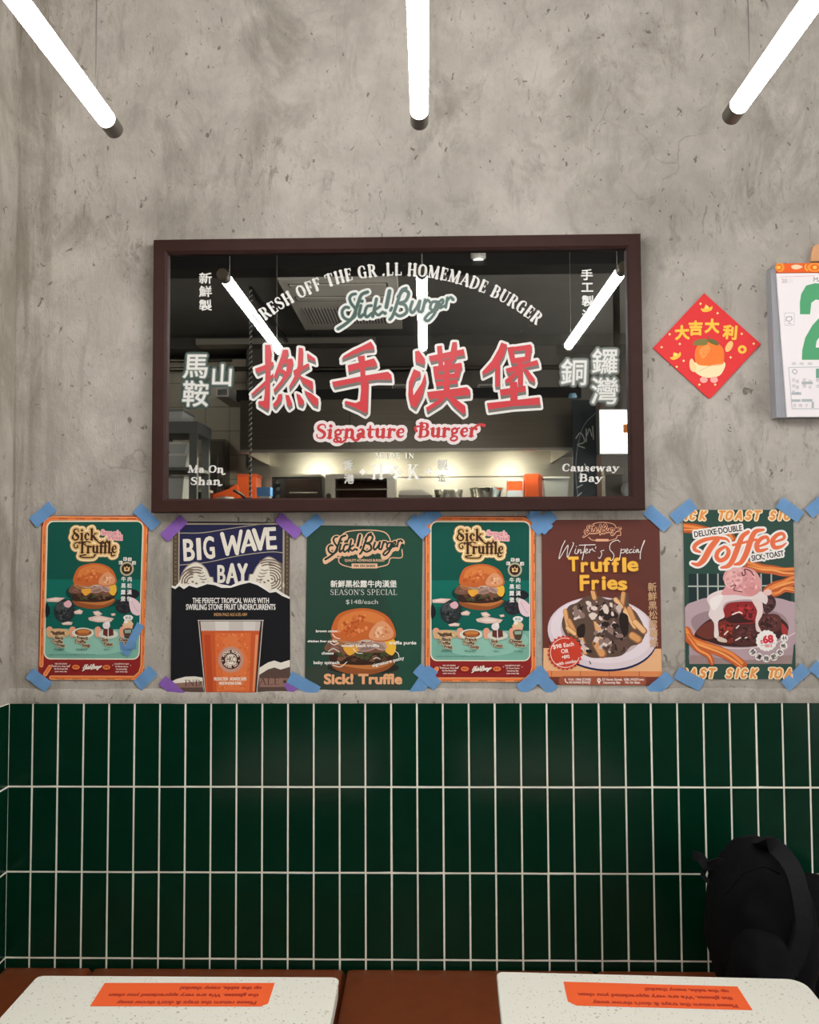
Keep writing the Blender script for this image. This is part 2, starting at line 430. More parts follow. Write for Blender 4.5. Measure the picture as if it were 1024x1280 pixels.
# a bold roman alphabet drawn as pen strokes: (advance, [(points, widths, smooth)])
_a, _b = .2, .09
def _sf(x, y, h=.13): return ([(x-h, y), (x+h, y)], .075, False)
def _ln(*p, w=_a): return (list(p), w, False)
def _cv(p, w): return (p, w, True)
FONT = {
 'A': (.84, [_ln((.11, .04), (.43, .96), w=_b), _ln((.43, .94), (.72, .04)), _ln((.22, .35), (.62, .35), w=.08), _sf(.11, .04), _sf(.72, .04)]),
 'B': (.76, [_ln((.2, .04), (.2, .96)), _cv([(.2, .96), (.42, .96), (.56, .86), (.56, .64), (.42, .53), (.2, .53)], [.08, .09, .17, .17, .09, .08]), _cv([(.2, .53), (.46, .53), (.62, .4), (.62, .17), (.46, .04), (.2, .04)], [.08, .09, .18, .18, .09, .08]), _sf(.16, .04, .1), _sf(.16, .96, .1)]),
 'C': (.76, [_cv([(.66, .72), (.6, .92), (.4, .97), (.2, .82), (.14, .5), (.2, .18), (.4, .03), (.6, .08), (.68, .26)], [.12, .1, .09, .17, .2, .17, .09, .09, .06])]),
 'D': (.84, [_ln((.2, .04), (.2, .96)), _cv([(.2, .96), (.42, .96), (.64, .8), (.7, .5), (.64, .2), (.42, .04), (.2, .04)], [.08, .09, .16, .2, .16, .09, .08]), _sf(.16, .04, .1), _sf(.16, .96, .1)]),
 'E': (.72, [_ln((.2, .04), (.2, .96)), _ln((.1, .96), (.6, .96), w=.08), _ln((.2, .52), (.48, .52), w=.08), _ln((.1, .04), (.62, .04), w=.08), _ln((.6, .96), (.6, .78), w=.07), _ln((.48, .62), (.48, .42), w=.06), _ln((.62, .04), (.62, .25), w=.07)]),
 'F': (.68, [_ln((.2, .04), (.2, .96)), _ln((.1, .96), (.6, .96), w=.08), _ln((.2, .52), (.48, .52), w=.08), _ln((.6, .96), (.6, .76), w=.07), _ln((.48, .62), (.48, .42), w=.06), _sf(.2, .04, .14)]),
 'G': (.84, [_cv([(.66, .72), (.6, .92), (.4, .97), (.2, .82), (.14, .5), (.2, .18), (.4, .03), (.6, .08), (.66, .2)], [.12, .1, .09, .17, .2, .17, .09, .09, .1]), _ln((.66, .06), (.66, .42), w=.17), _sf(.64, .42)]),
 'H': (.88, [_ln((.2, .04), (.2, .96)), _ln((.68, .04), (.68, .96)), _ln((.2, .5), (.68, .5), w=.08)] + [_sf(x, y, .14) for x in (.2, .68) for y in (.04, .96)]),
 'I': (.42, [_ln((.21, .04), (.21, .96)), _sf(.21, .04, .14), _sf(.21, .96, .14)]),
 'K': (.84, [_ln((.2, .04), (.2, .96)), _ln((.66, .96), (.26, .44), w=_b), _ln((.38, .58), (.7, .04)), _sf(.2, .04, .14), _sf(.2, .96, .14), _sf(.64, .96), _sf(.7, .04)]),
 'L': (.70, [_ln((.2, .04), (.2, .96)), _ln((.1, .04), (.62, .04), w=.08), _ln((.62, .04), (.62, .27), w=.07), _sf(.2, .96, .14)]),
 'M': (1.04, [_ln((.17, .04), (.17, .96), w=_b), _ln((.2, .94), (.5, .1)), _ln((.5, .1), (.84, .96), w=_b), _ln((.84, .96), (.84, .04)), _sf(.17, .04), _sf(.84, .04, .14), _sf(.14, .96, .1), _sf(.86, .96, .1)]),
 'N': (.88, [_ln((.17, .04), (.17, .96), w=_b), _ln((.19, .93), (.7, .08)), _ln((.7, .04), (.7, .96), w=_b), _sf(.17, .04), _sf(.13, .96, .1), _sf(.7, .96)]),
 'O': (.86, [_cv([(.43, .97), (.2, .82), (.14, .5), (.2, .18), (.43, .03), (.66, .18), (.72, .5), (.66, .82), (.43, .97)], [.09, .16, .2, .16, .09, .16, .2, .16, .09])]),
 'P': (.74, [_ln((.2, .04), (.2, .96)), _cv([(.2, .96), (.44, .96), (.6, .84), (.6, .6), (.44, .46), (.2, .46)], [.08, .09, .18, .18, .09, .08]), _sf(.2, .04, .14), _sf(.16, .96, .1)]),
 'R': (.82, [_ln((.2, .04), (.2, .96)), _cv([(.2, .96), (.44, .96), (.58, .85), (.58, .64), (.44, .52), (.2, .52)], [.08, .09, .17, .17, .09, .08]), _ln((.44, .5), (.66, .05), w=.18), _sf(.2, .04, .14), _sf(.16, .96, .1), _sf(.7, .04, .1)]),
 'S': (.66, [_cv([(.54, .74), (.48, .92), (.3, .97), (.14, .86), (.14, .68), (.3, .55), (.46, .44), (.54, .28), (.46, .08), (.28, .03), (.12, .1), (.08, .28)], [.08, .08, .1, .14, .17, .19, .19, .17, .14, .1, .08, .08])]),
 'T': (.78, [_ln((.39, .04), (.39, .96)), _ln((.08, .96), (.7, .96), w=.08), _ln((.08, .96), (.08, .74), w=.07), _ln((.7, .96), (.7, .74), w=.07), _sf(.39, .04, .14)]),
 'U': (.84, [_cv([(.2, .96), (.2, .6), (.2, .3), (.28, .08), (.44, .03), (.6, .1), (.66, .3), (.66, .6), (.66, .96)], [.2, .2, .2, .14, .09, .09, .09, .09, .09]), _sf(.2, .96, .14), _sf(.66, .96)]),
 'a': (.62, [_cv([(.14, .5), (.28, .6), (.42, .52), (.44, .3), (.46, .08), (.58, .05)], [.12, .12, .18, .2, .16, .08]), _cv([(.42, .34), (.24, .32), (.14, .18), (.2, .05), (.36, .06), (.44, .18)], [.08, .1, .16, .16, .1, .08])]),
 'c': (.52, [_cv([(.43, .46), (.36, .58), (.22, .56), (.13, .34), (.18, .12), (.3, .04), (.46, .12)], [.17, .12, .14, .2, .16, .12, .06])]),
 'e': (.56, [_cv([(.14, .32), (.44, .36), (.42, .54), (.3, .6), (.17, .5), (.13, .3), (.2, .1), (.34, .04), (.48, .13)], [.08, .08, .14, .1, .15, .2, .16, .12, .06])]),
 'f': (.40, [_cv([(.46, .88), (.34, .98), (.2, .88), (.19, .6), (.19, .04)], [.15, .12, .16, .2, .2]), _ln((.04, .58), (.36, .58), w=.1), _sf(.19, .04, .15)]),
 'g': (.60, [_cv([(.28, .6), (.14, .5), (.14, .34), (.28, .24), (.42, .34), (.42, .5), (.28, .6)], .13), _ln((.42, .54), (.56, .6), w=.1), _cv([(.2, .26), (.14, .14), (.3, .06), (.46, 0), (.48, -.16), (.3, -.26), (.12, -.2), (.1, -.08), (.22, .02)], .11)]),
 'h': (.70, [_ln((.18, .04), (.18, .96)), _cv([(.2, .42), (.34, .59), (.48, .54), (.52, .36), (.52, .04)], [.08, .14, .18, .2, .2]), _sf(.18, .04, .14), _sf(.52, .04, .14), _sf(.12, .96, .1)]),
 'i': (.36, [_ln((.18, .04), (.18, .58)), ([(.18, .85), (.181, .85)], .22, False), _sf(.18, .04, .14), _sf(.12, .57, .1)]),
 'k': (.68, [_ln((.18, .04), (.18, .96)), _ln((.52, .58), (.22, .28), w=_b), _ln((.3, .36), (.56, .05)), _sf(.18, .04, .14), _sf(.52, .58), _sf(.58, .04, .1), _sf(.12, .96, .1)]),
 'l': (.36, [_ln((.18, .04), (.18, .96)), _sf(.18, .04, .14), _sf(.12, .96, .1)]),
 'n': (.70, [_ln((.18, .04), (.18, .58)), _cv([(.2, .42), (.34, .59), (.48, .54), (.52, .36), (.52, .04)], [.08, .14, .18, .2, .2]), _sf(.18, .04, .14), _sf(.52, .04, .14), _sf(.12, .57, .1)]),
 'r': (.52, [_ln((.18, .04), (.18, .58)), _cv([(.2, .4), (.32, .57), (.44, .53)], [.08, .12, .19]), _sf(.18, .04, .14), _sf(.12, .57, .1)]),
 's': (.50, [_cv([(.4, .46), (.34, .58), (.22, .6), (.13, .52), (.16, .4), (.28, .32), (.38, .22), (.36, .09), (.22, .04), (.1, .1), (.08, .2)], [.08, .09, .1, .13, .15, .16, .15, .13, .1, .08, .08])]),
 't': (.46, [_cv([(.2, .82), (.2, .4), (.2, .18), (.28, .05), (.42, .09)], [.12, .2, .2, .16, .06]), _ln((.05, .58), (.4, .58), w=.1)]),
 'u': (.72, [_cv([(.18, .58), (.18, .3), (.2, .14), (.3, .05), (.42, .1), (.52, .24)], [.2, .2, .18, .14, .1, .08]), _ln((.53, .58), (.53, .04)), _sf(.12, .57, .1), _sf(.47, .57, .1), _sf(.6, .04, .1)]),
 'w': (.90, [_ln((.12, .57), (.26, .06)), _ln((.26, .06), (.44, .55), w=_b), _ln((.44, .55), (.58, .06)), _ln((.58, .06), (.76, .57), w=_b), _sf(.12, .57), _sf(.76, .57, .1)]),
 'y': (.64, [_ln((.14, .57), (.34, .08)), _cv([(.54, .57), (.34, .04), (.22, -.2), (.08, -.2)], [.09, .1, .1, .16]), _sf(.14, .57), _sf(.54, .57, .1)]),
 "'": (.24, [_ln((.12, .98), (.1, .74), w=.1)]), ' ': (.36, []),
}
def glyphs(txt, track=0):
    x = 0; out = []
    for ch in txt:
        adv, st = FONT.get(ch, FONT[' '])
        out += [([(px+x, py) for px, py in p], w, sm) for p, w, sm in st]; x += adv+track
    return out, x

# ------------------------------------------------------------------ the room
XL, XR, YB, ZC = -1.02, 3.0, -4.95, 3.2
CONC = concrete()
def structure(o): o['kind'] = 'structure'; return o
TILE_TOP = onY(500, 878.5).z
BENCH_Z = onY(500, 1206, 0).z
structure(box('wall_back', -2.8, XR+.2, 0, .15, 0, ZC, CONC))
dark_wall = mat('dark_plaster', (112, 107, 100), .7, noise=.2, nscale=3, bump=.15)
structure(box('wall_left', -2.8, XL, -.95, -.0005, 0, ZC, CONC))              # the pier that ends the dining wall
structure(box('wall_kitchen_side', -2.95, -2.8, YB-.15, .15, 0, ZC, dark_wall))
WY0, WY1, WZ0, WZ1 = -4.3, -.9, .25, 2.75                                        # added window opening, out of view, letting fill light in
bm = bmesh.new()
for q in ((XR, XR+.15, YB-.15, WY0, 0, ZC), (XR, XR+.15, WY1, -.0005, 0, ZC), (XR, XR+.15, WY0, WY1, 0, WZ0), (XR, XR+.15, WY0, WY1, WZ1, ZC)): abox(bm, *q)
structure(finish(bm, 'wall_right', dark_wall))
win = bmesh.new(); fr_m = mat('fill_window_frame', (40, 40, 40), .4)
for y in (WY0, WY0+(WY1-WY0)/3, WY0+2*(WY1-WY0)/3, WY1-.05): abox(win, XR+.03, XR+.09, y, y+.05, WZ0, WZ1)
for z in (WZ0, WZ1-.05): abox(win, XR+.031, XR+.089, WY0, WY1, z, z+.05)
w1 = structure(finish(win, 'fill_window_1', fr_m))
gl = mat('fill_window_glass', (250, 250, 250), .02, alpha=.12)
box('pane', XR+.055, XR+.061, WY0+.02, WY1-.02, WZ0+.02, WZ1-.02, gl, w1)
structure(box('wall_kitchen_back', -2.8, XR, YB-.15, YB, 0, ZC, dark_wall))
structure(box('ceiling', -2.95, XR+.15, YB-.15, .15, ZC, ZC+.15, mat('dark_ceiling', (116, 113, 107), .8, noise=.25, nscale=2)))
structure(box('floor', -2.95, XR+.15, YB-.15, .15, -.12, 0, mat('floor_screed', (92, 88, 82), .5, noise=.2, nscale=5)))
# plaster lip over the tiles
lip = bmesh.new(); n = 120
lz = TILE_TOP; rows = []
for i in range(n+1):
    x = XL+.0005 + (XR-XL-.001)*i/n; j = .0012*math.sin(i*1.7)+.0012*math.sin(i*.63+1)
    rows.append([lip.verts.new((x, -.0002, lz+.034+j)), lip.verts.new((x, -.0065, lz+.024+j)), lip.verts.new((x, -.0078, lz+.006)), lip.verts.new((x, -.0072, lz)), lip.verts.new((x, -.0002, lz))])
for A, B in zip(rows, rows[1:]):
    for k in range(4): lip.faces.new((A[k], B[k], B[k+1], A[k+1]))
structure(finish(lip, 'trim_1', CONC, smooth=True))

# glazed tiles: two courses of narrow uprights, each tile a little out of true
TP, TW, GAP, TH = .06224, .05794, .0043, .20247
ROWZ = CAM_H - .57619                      # joint under the first course
tile_m = mat('green_glaze', (2, 42, 27), .2, spec=.32, noise=.25, nscale=14)
grout_m = mat('cream_grout', (240, 235, 220), .8, noise=.06, nscale=60)
def tiles(name, to_world, ncol, y0):
    bm = bmesh.new(); b2 = bmesh.new()
    for c in range(ncol):
        for r in range(-1, 5):
            zt = min(ROWZ - r*TH - GAP/2, TILE_TOP-.0005); zb = ROWZ-(r+1)*TH+GAP/2
            if zb < BENCH_Z-.12: zb = BENCH_Z-.12
            if zt-zb < .01: continue
            u0 = c*TP+GAP/2; u1 = u0+TW; t = random.gauss(0, .0002); s = random.gauss(0, .0002); q = random.gauss(0, .0001)
            e = .0009
            o = [(u0, zb), (u1, zb), (u1, zt), (u0, zt)]; i_ = [(u0+e, zb+e), (u1-e, zb+e), (u1-e, zt-e), (u0+e, zt-e)]
            d = [.0052+q+sx*t+sz*s for sx, sz in ((-1, -1), (1, -1), (1, 1), (-1, 1))]
            A = [bm.verts.new(to_world(u, .0006, z)) for u, z in o]
            M = [bm.verts.new(to_world(u, dd-.0007, z)) for (u, z), dd in zip(o, d)]
            F = [bm.verts.new(to_world(u, dd, z)) for (u, z), dd in zip(i_, d)]
            bm.faces.new(F)
            for k in range(4):
                bm.faces.new((A[k], A[(k+1) % 4], M[(k+1) % 4], M[k])); bm.faces.new((M[k], M[(k+1) % 4], F[(k+1) % 4], F[k]))
    o = finish(bm, name, tile_m); structure(o); return o
tiles('wall_back_tiles', lambda u, d, z: (XL+u, -.0008-d, z), 53, 0)
tiles('wall_left_tiles', lambda u, d, z: (XL+.0008+d, -.0065-u, z), 15, 0)
structure(box('wall_back_grout', XL+.001, XR-.001, -.0050, -.0001, BENCH_Z-.12, TILE_TOP-.0003, grout_m))
structure(box('wall_left_grout', XL+.0001, XL+.0050, -.948, -.0062, BENCH_Z-.12, TILE_TOP-.0003, grout_m))

# ------------------------------------------------------------------ pendant tube lamps
glow_m = mat('lamp_diffuser', (255, 251, 246), .4, emit=TUBE_STRENGTH)
cap_m = mat('lamp_grey_metal', (112, 106, 98), .38, metal=.75)
wire_m = mat('steel_wire', (120, 116, 110), .4, metal=.8)
Y_FAR, Y_NEAR, TR = -.43, -1.40, .0172
for (px, py), lab in (((143.5, 163), 'glowing tube pendant on the left, hanging nearest the tiled pier'),
                      ((524.5, 153), 'glowing tube pendant hanging in the middle, straight above the framed mirror'),
                      ((913.5, 146), 'glowing tube pendant on the right, hanging above the wall calendar')):
    p = onY(px, py, Y_FAR); x, z = p.x, p.z
    t = thing('pendant_tube_lamp', (x, (Y_FAR+Y_NEAR)/2, z), lab, 'lamp', 'tube pendants in a row')
    lathe('diffuser', (x, Y_FAR-.042, z), [(TR*.97, 0), (TR*.97, -(Y_FAR-Y_NEAR)+.084)], glow_m, t, 20, 'Y')
    for ya, yb in ((Y_FAR, Y_FAR-.042), (Y_NEAR, Y_NEAR+.042)):
        lathe('end_cap', (x, ya, z), [(TR*.80, 0), (TR*1.02, (yb-ya)*.06), (TR*1.02, yb-ya)], cap_m, t, 24, 'Y')
        yw = ya+(yb-ya)*2.2
        tube('suspension_wire', [(x, yw, z+TR*.9), (x, yw, ZC-.012)], .0011, wire_m, t, 6)
        lathe('ceiling_cup', (x, yw, ZC-.02), [(.016, 0), (.02, .006), (.02, .0195)], cap_m, t, 16)

# ------------------------------------------------------------------ the framed mirror sign
def corner(px, py, Y): v = onY(px, py, Y); return v
FY = -.034
tl, tr_, bl, br_ = [corner(*p, FY) for p in ((191.2, 298.3), (801.4, 292.8), (189.4, 640.5), (806.8, 637.8))]
fx0 = (tl.x+bl.x)/2; fx1 = (tr_.x+br_.x)/2; fz1 = (tl.z+tr_.z)/2; fz0 = (bl.z+br_.z)/2
FWD = .0335
sign = thing('mirror_sign', ((fx0+fx1)/2, -.001, fz0), 'large dark wood framed mirror with red and white painted shop lettering', 'mirror')
wood_m = mat('dark_frame_wood', (54, 31, 26), .6, spec=.2, noise=.28, nscale=22, stretch=(1, 1, 1), bump=.08)
bm = bmesh.new()
prof = [(0, -.001), (0, FY+.002), (.002, FY), (FWD-.005, FY), (FWD, FY+.005), (FWD, -.001)]
rings = []
for cx, cz, sx, sz in ((fx0, fz0, 1, 1), (fx1, fz0, -1, 1), (fx1, fz1, -1, -1), (fx0, fz1, 1, -1)):
    rings.append([bm.verts.new((cx+sx*d, y, cz+sz*d)) for d, y in prof])
for i in range(4):
    A, B = rings[i], rings[(i+1) % 4]
    for k in range(len(prof)): bm.faces.new((A[k], A[(k+1) % len(prof)], B[(k+1) % len(prof)], B[k]))
finish(bm, 'frame', wood_m, sign, world=True)
mirror_m = mat('silvered_glass', (226, 226, 222), .012, metal=1)
gx0, gx1, gz0, gz1 = fx0+FWD-.004, fx1-FWD+.004, fz0+FWD-.004, fz1-FWD+.004
box('mirror_glass', gx0, gx1, GLASS_Y, -.003, gz0, gz1, mirror_m, sign)
paint_m = print_mat('sign_paint', .35, .4)
LY = GLASS_Y-.0001
WHITE = (236, 233, 226); RED = (214, 62, 68); GREY = (112, 116, 110)
def on_glass(x0, y0, sc): return Art(cropmap(x0, y0, sc, LY), .80)
def letters(name, *arts): return art_object(name, [(a, LY) for a in arts], paint_m, sign)

# big brush characters: traced strokes, white rim, grey drop shade, red face
C1 = {'wring': [
 [(160, 108), (195, 108), (202, 150), (196, 230), (192, 330), (190, 420), (187, 500), (178, 525), (115, 485), (120, 468), (152, 465), (158, 420), (163, 300), (160, 200)],
 [(95, 260), (150, 240), (205, 215), (217, 222), (208, 246), (112, 290)],
 [(70, 425), (100, 395), (215, 288), (213, 314), (130, 395), (84, 432)],
 [(275, 140), (306, 138), (312, 155), (290, 205), (262, 262), (232, 328), (216, 312), (242, 240), (262, 185)],
 [(265, 200), (334, 195), (342, 214), (326, 290), (280, 350), (224, 412), (214, 396), (262, 336), (296, 275), (302, 228), (262, 232)],
 [(258, 262), (284, 268), (296, 282), (284, 300), (252, 284)],
 [(340, 272), (438, 225), (446, 244), (350, 302)],
 [(376, 125), (404, 130), (402, 220), (384, 300), (352, 350), (318, 392), (314, 374), (350, 306), (370, 240)],
 [(378, 300), (412, 318), (466, 342), (468, 402), (402, 350)],
 [(430, 160), (480, 194), (486, 216), (430, 195)],
 [(247, 424), (272, 420), (262, 468), (228, 510), (209, 490), (235, 458)],
 [(290, 428), (314, 430), (336, 488), (314, 506), (298, 480)],
 [(360, 418), (384, 428), (411, 468), (400, 496), (374, 485)],
 [(410, 398), (460, 420), (502, 455), (498, 500), (470, 490), (432, 440)]],
 'hand': [
 [(648, 202), (664, 178), (720, 144), (780, 116), (838, 86), (860, 122), (858, 137), (800, 142), (745, 165), (690, 186)],
 [(690, 238), (780, 216), (858, 193), (880, 232), (864, 245), (780, 256), (694, 282)],
 [(588, 345), (680, 328), (800, 304), (948, 279), (970, 300), (972, 331), (880, 330), (760, 345), (605, 377)],
 [(752, 182), (798, 175), (802, 330), (824, 345), (818, 530), (802, 547), (760, 522), (668, 482), (676, 466), (740, 480), (768, 468), (775, 400), (768, 230)]]}
C2 = {'han': [
 [(148, 150), (172, 144), (212, 198), (206, 238), (150, 215)],
 [(140, 262), (184, 282), (180, 312), (152, 322), (132, 372), (137, 432), (190, 352), (212, 288), (220, 330), (196, 430), (152, 515), (118, 490), (104, 430), (108, 345)],
 [(235, 180), (340, 158), (460, 134), (468, 174), (360, 190), (250, 217)],
 [(288, 116), (320, 112), (328, 240), (298, 242)], [(388, 90), (416, 90), (412, 190), (372, 240), (362, 210)],
 [(262, 250), (300, 250), (302, 330), (274, 332)], [(264, 246), (445, 222), (450, 254), (266, 286)],
 [(408, 232), (450, 234), (428, 316), (394, 322)], [(276, 298), (426, 288), (426, 320), (276, 332)],
 [(335, 200), (368, 200), (368, 432), (330, 432)], [(280, 344), (420, 328), (422, 356), (282, 374)],
 [(224, 410), (350, 394), (480, 378), (502, 400), (500, 430), (380, 440), (240, 457)],
 [(330, 420), (372, 420), (312, 482), (226, 536), (218, 510), (280, 470)],
 [(350, 440), (384, 434), (470, 500), (472, 540), (455, 550), (390, 492)]],
 'fort': [
 [(700, 92), (738, 106), (716, 180), (690, 225), (640, 272), (580, 302), (578, 280), (640, 210), (680, 140)],
 [(660, 232), (692, 218), (692, 374), (660, 376)],
 [(738, 125), (778, 118), (792, 222), (764, 228)], [(742, 126), (888, 104), (898, 138), (750, 152)],
 [(858, 110), (897, 114), (884, 200), (848, 214)], [(765, 195), (885, 178), (886, 210), (768, 230)],
 [(728, 260), (830, 232), (930, 204), (942, 236), (840, 256), (740, 292)], [(804, 218), (838, 214), (838, 368), (806, 368)],
 [(798, 268), (818, 280), (762, 346), (724, 352), (724, 334)], [(836, 255), (872, 270), (917, 330), (910, 352), (878, 335)],
 [(690, 394), (770, 382), (855, 368), (857, 405), (695, 436)], [(755, 344), (802, 344), (802, 472), (758, 480)],
 [(608, 480), (760, 464), (945, 443), (952, 490), (780, 500), (616, 522)]]}
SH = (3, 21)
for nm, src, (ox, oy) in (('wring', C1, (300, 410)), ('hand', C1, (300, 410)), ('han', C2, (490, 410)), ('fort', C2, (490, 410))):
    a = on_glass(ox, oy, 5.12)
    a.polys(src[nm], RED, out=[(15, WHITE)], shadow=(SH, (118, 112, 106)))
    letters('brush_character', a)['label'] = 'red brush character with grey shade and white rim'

# arched line
a = on_glass(0, 0, 1)
TXT = 'FRESH OFF THE GR .LL HOMEMADE BURGER'
R0, XC0, YC0 = 280.0, 497.5, 616.5
st, tot = 0, 0
adv = [(FONT[c][0] if c in FONT else .3)+.035 for c in TXT]; total = sum(adv); A0, A1 = -math.radians(39.8), math.radians(39.6)
pos = 0
strokes = []
CH = 15.5
for c, ad in zip(TXT, adv):
    t = A0+(A1-A0)*(pos+ad/2)/total; pos += ad
    ang = t; bx, by = XC0+(R0-CH/2)*math.sin(t), YC0-(R0-CH/2)*math.cos(t)
    if c == ' ': continue
    k = (A1-A0)*(R0-CH/2)/total
    for pts, wd, sm in (FONT[c][1] if c in FONT else [([(.1, .05), (.16, .12)], .16, False)]):
        q = []
        for px, py in pts:
            X = (px-(ad-.035)/2)*k; Y = -py*CH
            q.append((bx+X*math.cos(ang)-Y*math.sin(ang), by+X*math.sin(ang)+Y*math.cos(ang)))
        W = wd if isinstance(wd, (list, tuple)) else [wd]*len(pts)
        strokes.append((q, [v*CH*1.08 for v in W], sm))
a.fill([q for p, w_, sm in strokes for q in strokepolys(p, w_, 0, sm, 4, 8)], WHITE)
letters('arched_lettering', a)['label'] = 'arched line of white serif capitals'

# script logo strokes, in a 1024 x 512 box
SCRIPT = [([(305, 128), (266, 146), (246, 196), (214, 284), (168, 330), (116, 364)], 18), ([(228, 140), (204, 146), (190, 170), (202, 204), (226, 236), (226, 278), (190, 306), (152, 290), (142, 252), (162, 226), (184, 228)], 16),
 ([(262, 215), (250, 270), (258, 288), (278, 272)], 17), ([(268, 188), (270, 186)], 18), ([(330, 215), (302, 222), (288, 262), (300, 288), (336, 262)], 16),
 ([(362, 172), (338, 285)], 17), ([(385, 220), (350, 248), (372, 276), (402, 256)], 15), ([(446, 122), (425, 225)], 21), ([(415, 264), (417, 264)], 20), ([(460, 230), (452, 246)], 16),
 ([(552, 104), (522, 122), (494, 200), (466, 280), (448, 304)], 17), ([(500, 160), (535, 118), (568, 136), (548, 186), (508, 200), (545, 212), (556, 256), (512, 282), (476, 262)], 17),
 ([(592, 190), (578, 238), (592, 260), (622, 225), (640, 186), (630, 245), (650, 256)], 16), ([(674, 180), (656, 250)], 16), ([(668, 204), (690, 180), (706, 196)], 14),
 ([(748, 190), (718, 194), (706, 232), (730, 242), (754, 190), (738, 258), (696, 310), (672, 300), (702, 264), (752, 240)], 15), ([(756, 226), (788, 196), (784, 176), (764, 196), (766, 230), (802, 214)], 14),
 ([(816, 165), (805, 226)], 15), ([(815, 182), (836, 162), (852, 176)], [14, 14, 18])]
def script(a, x, y, sc, col, out=(), extra=0, ang=0, wk=1):
    ca, sa = math.cos(ang)*sc, math.sin(ang)*sc
    st = [([(x+(p-480)*ca-(q-230)*sa, y+(p-480)*sa+(q-230)*ca) for p, q in pts], [v*sc*wk for v in w_] if isinstance(w_, list) else w_*sc*wk) for pts, w_ in SCRIPT]
    a.L(st, col, extra, True, 4, out)
a = on_glass(400, 340, 5.12)
script(a, 480, 230, 1, (72, 94, 84), out=[(15, WHITE), (5, (206, 220, 212))], wk=1.2)
letters('script_logo', a)['label'] = 'grey green script logo with white rim'

# subtitle
a = on_glass(380, 520, 4.267)
OUT = [(17, (240, 226, 224))]
a.G('Signature', 298, 118, 78, (206, 58, 62), -.012, shear=.12, weight=1.2, out=OUT, width=478)
a.L([([(300, 100), (290, 124), (268, 128), (256, 112)], 14), ([(176, 112), (178, 130), (200, 140), (222, 128)], 12)], (206, 58, 62))
a.G('Burger', 762, 112, 78, (206, 58, 62), -.012, shear=.12, weight=1.2, out=OUT, width=318)
a.L([([(910, 60), (935, 46), (962, 50)], [12, 14, 18]), ([(600, 80), (594, 62), (616, 54), (640, 58)], [16, 12, 10, 10])], (206, 58, 62))
letters('subtitle_lettering', a)['label'] = 'red rounded roman subtitle with pale rim'

# made in H K
a = Art(cropmap(370, 510, 3.94, LY), 1.0)
a.G('MADE IN', 490, 248, 26, WHITE, track=.22, width=196)
a.G('H', 402, 350, 72, WHITE, weight=.9); a.G('K', 577, 350, 72, WHITE, weight=.9)
for x, y, r in ((328, 315, 17), (654, 312, 18)): a.P([(x-r, y), (x, y-r), (x+r, y), (x, y+r)], WHITE)
a.fill([[(x-14, y), (x, y-14), (x+14, y), (x, y+14)] for x, y in ((490, 292), (470, 316), (510, 316), (490, 340))], WHITE)
a.T('香', 256, 300, 50, (205, 202, 194), bold=3); a.T('港', 262, 368, 50, (205, 202, 194), bold=3)
a.T('製', 722, 300, 54, (205, 202, 194), bold=3); a.T('造', 718, 360, 40, (160, 156, 148), bold=1)
letters('origin_lettering', a)['label'] = 'small white place-of-origin lettering with diamonds'

# branch names
a = on_glass(210, 430, 10.24)
RIM = [(34, (104, 118, 110)), (20, (60, 72, 68)), (14, (120, 132, 124))]
for ch, x, y, s in (('馬', 346, 408, 340), ('山', 686, 512, 300), ('鞍', 346, 768, 350)):
    a.T(ch, x, y, s, WHITE, bold=9, out=[(34, (56, 74, 66)), (13, (120, 130, 122))], shear=.06)
b = on_glass(690, 430, 9.31)
for ch, x, y, s in (('銅', 250, 448, 320), ('鑼', 612, 318, 310), ('灣', 610, 670, 330)):
    b.T(ch, x, y, s, WHITE, bold=6, out=[(30, (100, 106, 98)), (11, (150, 155, 146))], shear=.04)
letters('branch_characters', a)['label'] = 'white branch characters with green grey rim'
letters('branch_characters', b)['label'] = 'white branch characters with pale grey rim'
a = on_glass(200, 520, 5.12)
a.G('Ma On', 292, 362, 46, WHITE, weight=1.35, width=232, shear=.1); a.G('Shan', 290, 440, 48, WHITE, weight=1.35, width=196, shear=.1)
a.L([([(392, 352), (400, 372), (416, 370)], 9), ([(372, 430), (378, 446), (396, 440)], 9)], WHITE)
b = on_glass(600, 520, 4.876)
b.G('Causeway', 672, 336, 44, WHITE, weight=1.4, width=350, shear=.1); b.G('Bay', 674, 400, 46, WHITE, weight=1.4, width=146, shear=.1)
letters('branch_lettering', a)['label'] = 'white bold roman place name'
letters('branch_lettering', b)['label'] = 'white bold roman place name'
a = on_glass(180, 280, 3.2)
for ch, y in (('新', 234), ('鮮', 287), ('製', 342)): a.T(ch, 246, y, 46, WHITE, bold=2.4, sx=1.15)
b = on_glass(490, 280, 3.2)
for ch, y, x in (('手', 220, 780), ('工', 270, 782), ('製', 325, 784), ('造', 380, 786)): b.T(ch, x, y, 46, WHITE, bold=2.4, sx=1.1)
letters('column_lettering', a)['label'] = 'small white column of characters'
letters('column_lettering', b)['label'] = 'small white column of characters'

